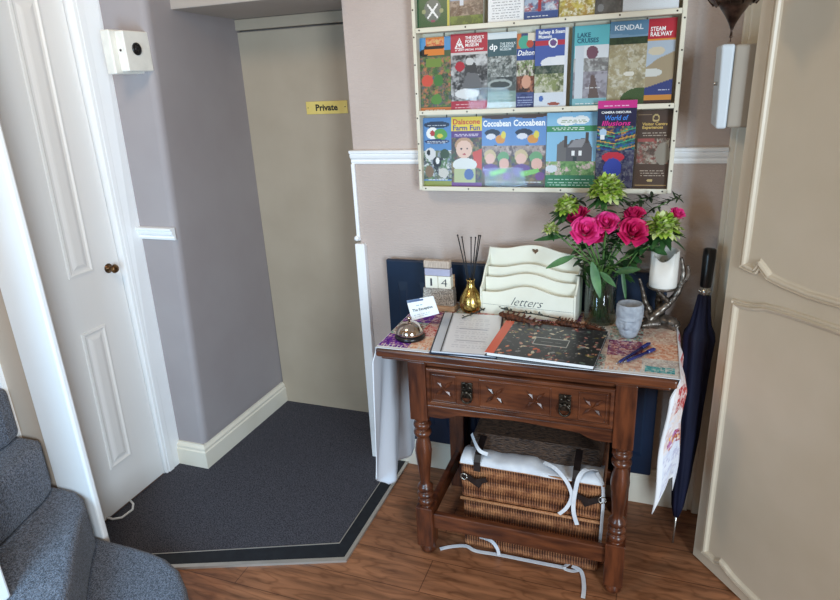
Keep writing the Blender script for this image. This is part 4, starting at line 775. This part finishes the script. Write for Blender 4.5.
# floral book
bq = [Vector((-.412,1.603,0)), Vector((-.102,1.583,0)), Vector((-.082,1.842,0)), Vector((-.404,1.862,0))]
bk = thing('visitor_book', 'dark floral patterned book with an orange spine lying on the table', 'book', (-.25,1.72,TZt))
def bqp(u,v): return bq[0].lerp(bq[1],u).lerp(bq[3].lerp(bq[2],u),v)
z0 = TZt+.0085
b = MB(); quadslab(b, [bqp(.02,.015),bqp(.99,.015),bqp(.99,.985),bqp(.02,.985)], z0+.001, z0+.0095, (244,244,244)); b.build('pages', M['print'], bk)
b = MB(); quadslab(b, [bqp(0,0),bqp(1,0),bqp(1,1),bqp(0,1)], z0-.0005, z0+.001, (40,40,46)); quadslab(b, [bqp(0,0),bqp(1,0),bqp(1,1),bqp(0,1)], z0+.0095, z0+.011, (240,240,240))
ca_ = Art(124,100,(48,46,52)); r = random.Random(8)
for k in range(150):
    x, y = r.random(), r.random(); c = r.choice([(210,96,50),(220,206,180),(150,60,60),(104,120,112),(190,130,120),(90,86,92),(120,110,60),(150,150,150)]); rr = r.uniform(.014,.030)
    ca_.ell(x,y,rr*1.1,rr*r.uniform(.5,.9),c,r.uniform(0,3))
    if r.random() < .35: ca_.ell(x,y,rr*.4,rr*.4,(230,200,150))
for k in range(160):
    x, y = r.random(), r.random(); ca_.ell(x,y,.004,.014,r.choice([(96,112,104),(110,104,100),(140,140,136)]),r.uniform(0,3))
ca_.rect(.38,.40,.70,.62,(54,54,58)); ca_.rect(.38,.40,.70,.415,(190,190,186)); ca_.rect(.38,.605,.70,.62,(190,190,186)); ca_.rect(.38,.40,.388,.62,(190,190,186)); ca_.rect(.692,.40,.70,.62,(190,190,186)); ca_.scrib(.44,.48,.64,.54,1,(150,150,150))
ca_.rect(0,0,.085,1,(232,92,50))
ca_.put(b, lambda x,y: tuple(bqp(x,1-y))[:2]+(z0+.0112,)); b.build('cover', M['print'], bk)
# pens
for i,(p,q) in enumerate((((616,364),(650,343)),((624,362),(655,349)))):
    a_ = onz(*p,TZt+.0065); c_ = onz(*q,TZt+.0065); L = (c_-a_); d = L.normalized()
    pt = thing('pen', ['dark blue ballpoint pen nearest the buddha head pot','dark blue ballpoint pen nearest the front edge of the runner'][i], 'pen', tuple(a_.lerp(c_,.5)), group='blue pens on the runner')
    b = MB(); b.tube([a_+L*.07,a_+L*.12,a_+L*.75], [.003,.0045,.0045], 10); b.build('barrel', M['pen'], pt)
    b = MB(); b.tube([a_,a_+L*.07], [.0008,.003], 8); b.build('tip', M['penmetal'], pt)
    b = MB(); b.tube([a_+L*.75,a_+L*.97,c_], [.0052,.0052,.003], 10); b.ribbon([a_+L*.95+Vector((0,0,.006)),a_+L*.72+Vector((0,0,.0066))], .003, (d.y,-d.x,0), .001); b.build('cap', M['pen'], pt)
# pine cone garland
gl = thing('pine_cone_garland', 'dark twig garland with pine cones lying in front of the letter rack', 'garland', (-.33,1.90,TZt))
gz = lambda px,py,z: onz(px,py,TZt+z)
pts = [gz(462,318,.012),gz(475,313,.014),gz(486,308,.018),gz(497,307,.024),gz(515,312,.03),gz(535,314,.03),gz(555,318,.02),gz(575,323,.012),gz(597,328,.006),gz(606,330,.004)]
b = MB(); b.tube(pts, .0022, 6)
rg = random.Random(2)
for i in range(46):
    t = i/45*(len(pts)-1); k = min(int(t),len(pts)-2); p = pts[k].lerp(pts[k+1],t-k); dv = Vector((rg.uniform(-1,1),rg.uniform(-1,.3),rg.uniform(-.2,1))).normalized()*.012
    b.add([p,p+dv*.5+Vector((.004,0,0)),p+dv,p+dv*.5-Vector((.004,0,0))],[(0,1,2,3)])
b.build('twig', M['vine'], gl)
def pinecone(name, a_, c_, r, parent):
    b = MB(); ax = (c_-a_); L = ax.length; ax.normalize(); u = ax.orthogonal().normalized(); w = ax.cross(u); n = 54
    b.tube([a_,a_.lerp(c_,.3),a_.lerp(c_,.7),c_], [r*.3,r*.5,r*.4,r*.15], 8)
    for i in range(n):
        t = (i+.5)/n; th = i*2.399; rr = r*(math.sin(PI*(t*.82+.12))**.7); o_ = a_+ax*L*t; dd = u*math.cos(th)+w*math.sin(th); tn = ax.cross(dd)
        tip = o_+dd*rr+ax*r*.28; s = r*.34
        b.add([o_+dd*rr*.4-tn*s*.5,o_+dd*rr*.4+tn*s*.5,tip+tn*s*.45,tip+ax*s*.3,tip-tn*s*.45,tip-ax*s*.35], [(0,1,2,3,4),(0,5,1),(5,2,1),(5,0,4),(5,4,3,2)])
    return b.build(name, M['cone'], parent)
pinecone('pine_cone', gz(500,314,.018), gz(541,325,.020), .024, gl); pinecone('pine_cone', gz(556,322,.018), gz(582,327,.018), .022, gl)
pinecone('pine_cone', gz(541,322,.013), gz(558,328,.013), .015, gl); pinecone('pine_cone', gz(583,325,.013), gz(603,331,.012), .016, gl)
# buddha head pot
hp2 = thing('head_planter', 'small grey cement pot shaped as a buddha head', 'pot', (-.024,1.865,TZt))
b = MB(); c = Vector((-.024,1.865,TZt)); seg = 48; prof = [(.019,0),(.0235,.004),(.027,.012),(.031,.025),(.0355,.042),(.038,.060),(.0385,.075),(.0385,.090),(.0375,.102),(.0365,.108)]
vs = []; NZ = 60; fa = math.atan2(-1.865,.024)-.2
for j in range(NZ+1):
    z = .108*j/NZ; rr = next(lerp(prof[i][0],prof[i+1][0],(z-prof[i][1])/(prof[i+1][1]-prof[i][1])) for i in range(len(prof)-1) if z <= prof[i+1][1]+1e-9)
    for k in range(seg):
        a_ = 2*PI*k/seg; da = (a_-fa+PI)%(2*PI)-PI; x = da*.036; h = 0
        g = lambda x0,z0,sx,sz,A_: A_*math.exp(-((x-x0)/sx)**2-((z-z0)/sz)**2)
        h += g(0,.046,.0035,.012,.008)+g(0,.038,.0055,.005,.006)      # nose
        h += g(-.012,.056,.009,.006,-.004)+g(.012,.056,.009,.006,-.004) # eye hollows
        h += g(-.012,.053,.007,.0022,.0035)+g(.012,.053,.007,.0022,.0035)
        h += g(-.012,.063,.010,.0022,.0028)+g(.012,.063,.010,.0022,.0028) # brows
        h += g(0,.0255,.009,.0022,.0035)+g(0,.0205,.007,.0022,.003)+g(0,.023,.01,.0012,-.002)
        h += g(0,.008,.009,.006,.003)+g(-.036,.045,.004,.016,.006)+g(.036,.045,.004,.016,.006)
        if z > .070+.004*math.cos(da*1.6) and z < .103: h += .0014+.0014*math.sin(a_*30+(int(z/.0055)%2)*PI)*math.sin(z/.0055*PI)**2
        vs.append(c+Vector(((rr+h)*math.cos(a_),(rr+h)*math.sin(a_)*.98,z)))
base_n = len(vs); fs = [(j*seg+k,j*seg+(k+1)%seg,(j+1)*seg+(k+1)%seg,(j+1)*seg+k) for j in range(NZ) for k in range(seg)]+[list(range(seg))[::-1]]
for rr,z in ((.031,.108),(.029,.085)): vs += [c+Vector((rr*math.cos(2*PI*k/seg),rr*math.sin(2*PI*k/seg),z)) for k in range(seg)]
for q in range(2): fs += [((NZ+q)*seg+k,(NZ+q)*seg+(k+1)%seg,(NZ+q+1)*seg+(k+1)%seg,(NZ+q+1)*seg+k) for k in range(seg)]
fs.append([(NZ+2)*seg+k for k in range(seg)]); b.add(vs, fs, sm=True); b.build('pot', M['stone'], hp2)
# antler candle holder and candle
an = thing('antler_candle_holder', 'silver antler shaped candle holder at the right end of the table', 'candle holder', (.07,1.975,TZt))
b = MB(); ct = Vector((.066,1.985,.905))
B0 = Vector((.075,1.97,TZt+.012))
def horn(b, p, r0, r1):
    c_ = cur([Vector(q) for q in p]); n = len(c_); b.tube(c_, [1.25*lerp(r0,r1,i/(n-1))*(1+.08*math.sin(i*1.7)) for i in range(n)], 10)
horn(b, [(.085,1.975,TZt+.012),(.03,1.95,TZt+.012),(.012,1.935,TZt+.010)], .018, .006)
horn(b, [(.06,1.985,TZt+.014),(.10,1.955,TZt+.020),(.118,1.95,TZt+.008)], .020, .012)
horn(b, [(.025,1.96,TZt+.014),(.05,1.965,TZt+.04),(.085,1.975,TZt+.075),(.113,1.98,TZt+.12),(.122,1.985,TZt+.175),(.112,1.985,TZt+.225)], .013, .004)
horn(b, [(.09,1.975,TZt+.08),(.072,1.965,TZt+.10),(.048,1.955,TZt+.128)], .009, .004)
horn(b, [(.045,1.975,TZt+.035),(.020,1.97,TZt+.075),(.008,1.965,TZt+.12),(-.004,1.96,TZt+.158)], .009, .003)
horn(b, [(.118,1.98,TZt+.14),(.136,1.975,TZt+.17),(.132,1.97,TZt+.205)], .006, .003)
horn(b, [(.07,1.99,TZt+.02),(.06,2.01,TZt+.07),(.062,2.0,TZt+.12)], .012, .008)
horn(b, [(.03,1.955,TZt+.03),(.022,1.945,TZt+.055),(.026,1.94,TZt+.075)], .006, .0025)
b.build('antler', M['antler'], an)
b = MB(); b.lathe([(.012,-.008),(.040,-.004),(.047,.0),(.048,.006),(.045,.006),(.043,.002),(.002,.002)], tuple(ct), 28); b.build('candle_plate', M['antler'], an)
b = MB(); seg = 40; vs = []
for q,(rr,base) in enumerate(((.0405,.0035),(.0415,.006),(.0415,.1),(.034,.098),(.031,.075))):
    for k in range(seg):
        a_ = 2*PI*k/seg; z = base
        if q in (2,3): z = .120-.020*max(0,math.cos(a_+2.0))**2-.012*(1 if math.sin(a_*1)<-.5 else 0)*abs(math.cos(a_*2))
        vs.append(ct+Vector((rr*math.cos(a_),rr*math.sin(a_),z)))
b.add(vs, [(i*seg+k,i*seg+(k+1)%seg,(i+1)*seg+(k+1)%seg,(i+1)*seg+k) for i in range(4) for k in range(seg)]+[list(range(seg))[::-1],[4*seg+k for k in range(seg)]], sm=True)
cd = thing('pillar_candle', 'white pillar candle on the antler holder', 'candle', tuple(ct+Vector((0,0,.0035))))
b.build('wax', M['wax'], cd); b = MB(); b.tube([ct+Vector((0,0,.07)),ct+Vector((.001,0,.088))], .0012, 6); b.build('wick', M['reed'], cd)
# ================================================================ VASE AND FLOWERS
V = Vector((-.118,1.975,TZt))
vz_ = thing('glass_vase', 'tall clear glass vase of water behind the buddha head pot', 'vase', tuple(V))
b = MB(); b.lathe([(.002,0),(.048,0),(.050,.004),(.050,.175),(.0475,.175),(.0470,.010),(.002,.010)], tuple(V), 36, cap=False); b.build('glass', M['glass'], vz_)
def leafm(b, p, d, L, w, droop=.2, mi=0, up=Vector((0,0,1))):
    d = d.normalized(); s = d.cross(up); s = s.normalized() if s.length > .05 else Vector((1,0,0)); nn = s.cross(d); vs = []; n = 7
    for i in range(n+1):
        t = i/n; ww = w*math.sin(PI*min(1,t*.93+.04))**.8*(1-.25*t); c_ = p+d*L*t-Vector((0,0,1))*droop*L*t*t
        vs += [c_-s*ww+nn*ww*.25, c_, c_+s*ww+nn*ww*.25]
    b.add(vs, [(i*3+k,i*3+k+1,(i+1)*3+k+1,(i+1)*3+k) for i in range(n) for k in (0,1)], mi, sm=True)
def petal_cup(b, c, ax, r0, r1, h0, h1, th, wid, curl, mi=0):
    u = ax.orthogonal().normalized(); w = ax.cross(u); nu, nv = 8, 6; vs = []
    for j in range(nv+1):
        t = j/nv
        for i in range(nu+1):
            s = (i/nu-.5)*2; aa = th+s*wid/2*(.55+.45*math.sin(PI*min(1,t*.8+.12))); rr = lerp(r0,r1,t**.75)+curl*max(0,t-.6)**1.5*2.2*(1+.4*s*s)
            hh = lerp(h0,h1,t)-(h1-h0)*.22*s*s*t-curl*.5*max(0,t-.75)*2
            vs.append(c+(u*math.cos(aa)+w*math.sin(aa))*rr+ax*hh)
    W = nu+1; b.add(vs, [(j*W+i,j*W+i+1,(j+1)*W+i+1,(j+1)*W+i) for j in range(nv) for i in range(nu)], mi, sm=True)
def stem_pts(p, neck=None):
    # fan out from a gathered point at the rim to the foot of the vase
    k = V+Vector(((p.x-V.x)*.14,(p.y-V.y)*.2,.17)); foot = V+Vector((-(p.x-V.x)*.10,-(p.y-V.y)*.1,.014))
    return cur([foot, k, p.lerp(k,.45)+Vector((0,0,.01)), p], 6)
def rose(px, py, Y, R, label, m, tilt, seed):
    rr = random.Random(seed); c = at(px,py,Y); ax = (Vector(tilt)).normalized(); base = c-ax*R*.75
    t = thing('rose', label, 'flower', tuple(stem_pts(base)[0]), group='pink roses in the glass vase')
    b = MB()
    for layer,(n,r0,r1,h1,wid,cu) in enumerate(((3,.05,.16,1.5,2.6,0),(3,.10,.34,1.5,2.3,.02),(4,.16,.52,1.42,1.9,.08),(5,.22,.74,1.28,1.6,.22),(5,.28,.92,1.08,1.5,.36),(4,.3,1.05,.85,1.5,.42))):
        for k in range(n): petal_cup(b, base, ax, R*r0, R*r1, 0, R*h1*rr.uniform(.93,1.05), 2*PI*k/n+layer*.9+rr.uniform(-.15,.15), wid, R*cu)
    b.ball(base+ax*R*1.0, R*.26, 10, 8); b.build('bloom', m, t)
    b = MB(); b.tube(stem_pts(base), .0026, 7); b.lathe([(.002,-.006),(.006,-.002),(.007,.004)], tuple(base), 8); b.build('stem', M['stem'], t)
rose(586,230,1.90,.036,'large pink rose at the front left of the bouquet',M['pink'],(.15,-.8,.55),1)
rose(577,214,1.955,.030,'deep pink rose tucked behind the front left rose',M['pinkdeep'],(-.3,-.3,.9),2)
rose(606.5,222,1.92,.030,'pink rose in the middle of the bouquet, just under the top green cluster',M['pink'],(.0,-.7,.7),3)
rose(634,231,1.90,.036,'full blown deep pink rose right of the middle rose',M['pinkdeep'],(.2,-.75,.6),4)
rose(634,213,1.95,.026,'small pink rose peeping above the full blown rose',M['pinkdeep'],(-.1,-.4,.9),5)
rose(678,213,1.97,.020,'pink rosebud at the far right of the bouquet beyond the green cluster',M['pink'],(.4,-.3,.85),6)
rose(596,234,1.94,.024,'deep pink rose half hidden between the two front left roses',M['pinkdeep'],(.3,-.6,.7),7)
def cluster(px, py, Y, R, label, seed, n=34, pale=.3):
    rr = random.Random(seed); c = at(px,py,Y); t = thing('green_flower_cluster', label, 'flower', tuple(stem_pts(c)[0]), group='lime green flower clusters in the glass vase')
    b = MB(); R *= 1.12; n = int(n*1.4)
    for i in range(n):
        th = i*2.399; z = 1-1.35*(i+.5)/n; q = math.sqrt(max(0,1-z*z)); d = Vector((q*math.cos(th),q*math.sin(th),z)); d = (d+Vector((0,-.25,.1))).normalized()
        p = c+d*R*.45; 
        for k in range(4):
            e = (d*1.1+Vector((rr.uniform(-.7,.7),rr.uniform(-.7,.7),rr.uniform(-.5,.7)))).normalized()
            leafm(b, p, e, R*rr.uniform(.36,.56), R*rr.uniform(.13,.20), rr.uniform(-.1,.5), 1 if rr.random() < pale else 0)
    b.build('petal_head', [M['lime'],M['limepale']], t)
    b = MB(); 
    for i in range(14):
        a_ = rr.uniform(0,2*PI); leafm(b, c-Vector((0,0,R*.3)), Vector((math.cos(a_),math.sin(a_),rr.uniform(-.3,.5))), R*1.15, R*.2, .3)
    b.build('leaf_collar', M['leaf'], t)
    b = MB(); b.tube(stem_pts(c), .0028, 7); b.build('stem', M['stem'], t)
cluster(607,192,1.95,.058,'tallest lime green flower cluster, in front of the rack edge',11,44,.25)
cluster(663,229,1.93,.055,'lime green cluster hanging over the white candle',12,40,.35)
cluster(567,208,1.95,.042,'green flower cluster at the upper left of the bouquet',13,30,.4)
cluster(551,230,1.94,.028,'small pale green cluster furthest left above the letter rack',14,18,.6)
def spray(name, label, pts, n, L, w, m, seed, cat='foliage', grp='leafy stems in the glass vase'):
    rr = random.Random(seed); P = cur([Vector(p) for p in pts], 8); base = stem_pts(P[0]); path = base[:-1]+P
    t = thing(name, label, cat, tuple(path[0]), group=grp)
    b = MB(); b.tube(path, .0018, 6); b.build('stem', M['stem'], t); b = MB()
    for i in range(n):
        q = P[int(len(P)*(i+.5)/n)%len(P)]; a_ = rr.uniform(0,2*PI); leafm(b, q, Vector((math.cos(a_),math.sin(a_)*.7-.2,rr.uniform(-.2,.7))), L*rr.uniform(.7,1.1), w*rr.uniform(.8,1.1), rr.uniform(0,.5))
    b.build('leaves', m, t)
A_ = at
spray('foliage_sprig','dark feathery sprig spreading right behind the roses',[A_(622,240,1.98),A_(645,215,2.0),A_(665,203,2.0),A_(680,197,2.0)],60,.030,.0045,M['sprig'],21)
spray('foliage_sprig','dark bushy sprig between the top green cluster and the small pink rose',[A_(615,240,1.99),A_(628,212,2.0),A_(640,200,2.01),A_(652,198,2.01)],60,.034,.007,M['sprig'],22)
spray('foliage_sprig','dark leafy sprig rising behind the left roses',[A_(592,250,2.0),A_(584,215,2.0),A_(576,198,2.0)],34,.036,.010,M['sprig'],23)
spray('foliage_sprig','green leaves filling the gap under the middle rose',[A_(604,275,1.97),A_(612,250,1.95),A_(622,236,1.95)],40,.042,.010,M['leaf'],24)
spray('foliage_sprig','green leafy stem reaching right under the green cluster towards the candle',[A_(625,270,1.96),A_(640,250,1.95),A_(655,245,1.93)],34,.045,.011,M['leaf'],25)
for q_,(lab,p_) in enumerate((('leafy stem filling the space under the front left rose',[(588,282),(584,262),(580,246)]),('leafy stem rising behind the middle rose',[(606,262),(608,236),(604,208)]),('leafy stem under the full blown rose',[(622,276),(632,258),(640,240)]),('leafy stem beneath the lime cluster by the candle',[(634,262),(650,240),(668,238)]),('leafy stem between the upper left cluster and the rack',[(584,246),(572,226),(560,214)]))):
    spray('foliage_sprig', lab, [A_(x,y,1.965+.008*q_) for x,y in p_], 30, .042, .013, [M['leaf'],M['leafsoft']][q_%2], 60+q_)
def bigleaf(label, a_, c_, w, m, seed):
    p = a_; P = stem_pts(p); t = thing('long_leaf', label, 'leaf', tuple(P[0]), group='broad leaves of the bouquet')
    b = MB(); b.tube(P, .002, 6); b.build('stem', M['stem'], t)
    b = MB(); d = c_-a_; leafm(b, a_, d, d.length, w, .05, up=Vector((0,-.8,.5))); b.build('blade', m, t)
bigleaf('long green leaf pointing down left across the letter rack', A_(574,256,1.93), A_(546,267,1.90), .013, M['leafsoft'], 1)
bigleaf('dark leaf pointing left above the letter rack corner', A_(566,236,1.95), A_(534,239,1.93), .010, M['leaf'], 2)
bigleaf('broad leaf curling down at the middle of the vase rim', A_(592,262,1.91), A_(600,296,1.89), .016, M['leafsoft'], 3)
bigleaf('broad leaf spreading right from the vase rim', A_(616,272,1.90), A_(641,268,1.88), .013, M['leaf'], 4)
bigleaf('leaf hanging down right of the vase over the blue board', A_(622,268,1.92), A_(626,300,1.91), .007, M['leaf'], 5)
bigleaf('leaf drooping over the rim of the white candle', A_(650,246,1.92), A_(667,254,1.90), .014, M['leaf'], 6)
bigleaf('leaf at the front of the vase below the middle rose', A_(600,272,1.915), A_(616,286,1.89), .011, M['leafsoft'], 7)
for i in range(16):                              # leaves and stems under water
    pass
rr = random.Random(77); b = MB()
for i in range(34):
    a_ = rr.uniform(0,2*PI); r0 = rr.uniform(0,.03); p = V+Vector((r0*math.cos(a_),r0*math.sin(a_),rr.uniform(.02,.14))); leafm(b, p, Vector((rr.uniform(-.3,.3),rr.uniform(-.3,.3),1)), rr.uniform(.03,.05), .005, 0)
for i in range(10):
    a_ = rr.uniform(0,2*PI); b.tube([V+Vector((.03*math.cos(a_),.03*math.sin(a_),.012)),V+Vector((-.02*math.cos(a_),-.02*math.sin(a_),.172))], .002, 5)
tag(b.build('submerged_greenery', M['leaf']), 'mass of green stems and leaves inside the glass vase', 'foliage', kind='stuff')
# ================================================================ UMBRELLA, LANTERN, BOXES
tip = Vector((.170,1.915,.002)); hd_ = Vector((.194,2.03,1.025)); UD = hd_-tip; ul = lambda t: tip+UD*t
um = thing('umbrella', 'closed navy umbrella with a black handle leaning in the corner by the cream door', 'umbrella', tuple(tip))
b = MB(); b.tube([ul(0),ul(.12)], [.003,.0045], 8); b.build('ferrule', M['silver'], um)
b = MB(); seg = 40; vs = []; T = [.10,.14,.25,.40,.55,.66,.72,.735,.76,.80,.855,.86]; Rr = [.009,.018,.027,.034,.038,.041,.046,.044,.032,.025,.018,.010]
ax = UD.normalized(); u_ = ax.orthogonal().normalized(); w_ = ax.cross(u_)
for t,r_ in zip(T,Rr):
    for k in range(seg):
        a_ = 2*PI*k/seg; q = r_*(1+.13*math.sin(8*a_+t*7)); vs.append(ul(t)+(u_*math.cos(a_)+w_*math.sin(a_))*q)
n = len(T); b.add(vs, [(i*seg+k,i*seg+(k+1)%seg,(i+1)*seg+(k+1)%seg,(i+1)*seg+k) for i in range(n-1) for k in range(seg)]+[list(range(seg))[::-1],[(n-1)*seg+k for k in range(seg)]], sm=True); b.build('canopy', M['umb'], um)
b = MB(); b.tube([ul(.855),ul(.88)], .0155, 16); 
for k in range(8):
    a_ = 2*PI*k/8; b.ball(ul(.868)+(u_*math.cos(a_)+w_*math.sin(a_))*.016, .0045, 8, 6)
b.build('ring', M['silver'], um)
b = MB(); b.tube([ul(.88),ul(.885),ul(.93),ul(.975),ul(.996),ul(1)], [.014,.017,.018,.0195,.0185,.013], 16); b.build('handle', M['blackplastic'], um)
# hanging lantern
LC = at(731,36,1.62); LC.z += .0; ln = thing('hanging_lantern', 'dark bronze pendant lantern with a pointed finial hanging at the top right', 'lantern', (LC.x,LC.y,LC.z))
b = MB(); b.lathe([(.003,0),(.002,.010),(.004,.016),(.007,.024),(.016,.040),(.027,.056),(.030,.061),(.040,.063),(.050,.072),(.060,.088),(.066,.108),(.064,.13),(.046,.15),(.028,.158)], tuple(LC), 32)
b.build('lower_bowl', M['bronze'], ln)
b = MB(); b.lathe([(.028,.155),(.036,.165),(.036,.22),(.028,.235),(.012,.255),(.004,.27)], tuple(LC), 24)
for k in range(10):
    a_ = 2*PI*k/10; b.tube([LC+Vector((.067*math.cos(a_),.067*math.sin(a_),.118)),LC+Vector((.062*math.cos(a_),.062*math.sin(a_),.088)),LC+Vector((.041*math.cos(a_),.041*math.sin(a_),.062))], .002, 6)
b.build('upper_body', M['bronze'], ln)
b = MB(); b.ball(LC+Vector((0,0,-.001)), .0035, 8, 6); b.tube([LC+Vector((0,0,-.012)),LC], .0012, 6); b.build('finial', M['bronze'], ln)
b = MB(); z = LC.z+.268; i = 0
while z < 2.392:
    q = Vector((LC.x,LC.y,z)); e = Vector((1,0,0)) if i%2 else Vector((0,1,0)); b.tube([q+e*.005*math.cos(2*PI*k/10)+Vector((0,0,.009*math.sin(2*PI*k/10))) for k in range(11)], .0012, 5); z += .0145; i += 1
b.lathe([(.02,2.385),(.018,2.40)], (LC.x,LC.y,0), 16); b.build('chain', M['bronze'], ln)
# meter box on the right frame
eb = thing('meter_box', 'pale blue-grey and tan metal wall box beside the open cream door', 'box', (.22,1.99,1.385))
b = MB(); b.box((.187,1.895,1.392),(.262,2.06,1.60)); b.build('box_body', M['boxgrey'], eb, bevel=.006, seg=3)
b = MB(); b.hexa([(.160,1.893,1.390),(.186,1.893,1.390),(.186,2.062,1.390),(.160,2.062,1.390)],[(.154,1.893,1.602),(.186,1.893,1.602),(.186,2.062,1.602),(.154,2.062,1.602)]); b.build('cover', M['boxcover'], eb, bevel=.006, seg=3)
b = MB(); lathe_x(b, [(.005,0),(.005,.008),(.003,.010)], (.157,1.94,1.505), ax=Vector((-1,0,0))); b.build('lock', M['silver'], eb)
# white alarm box by the white door
ab = thing('wall_sounder', 'white plastic box with a round black lens beside the white panelled door', 'alarm box', (-1.67,1.80,1.61))
b = MB(); b.box((-1.712,1.712,1.615),(-1.675,1.845,1.752)); b.build('back_box', M['plastic'], ab, bevel=.005, seg=3)
b = MB(); b.box((-1.675,1.735,1.622),(-1.640,1.850,1.748)); b.build('cover_plate', M['plastic'], ab, bevel=.004, seg=3)
b = MB(); lathe_x(b, [(.020,0),(.020,.003),(.016,.005),(.015,.002),(.010,.002),(.009,.005),(.002,.006)], (-1.640,1.785,1.692), ax=Vector((1,0,0)), seg=24); b.build('lens', M['blackplastic'], ab)
b = MB(); lathe_x(b, [(.004,0),(.004,.002)], (-1.66,1.735,1.688), ax=Vector((0,-1,0)), seg=10); b.build('screw', M['dark'], ab)
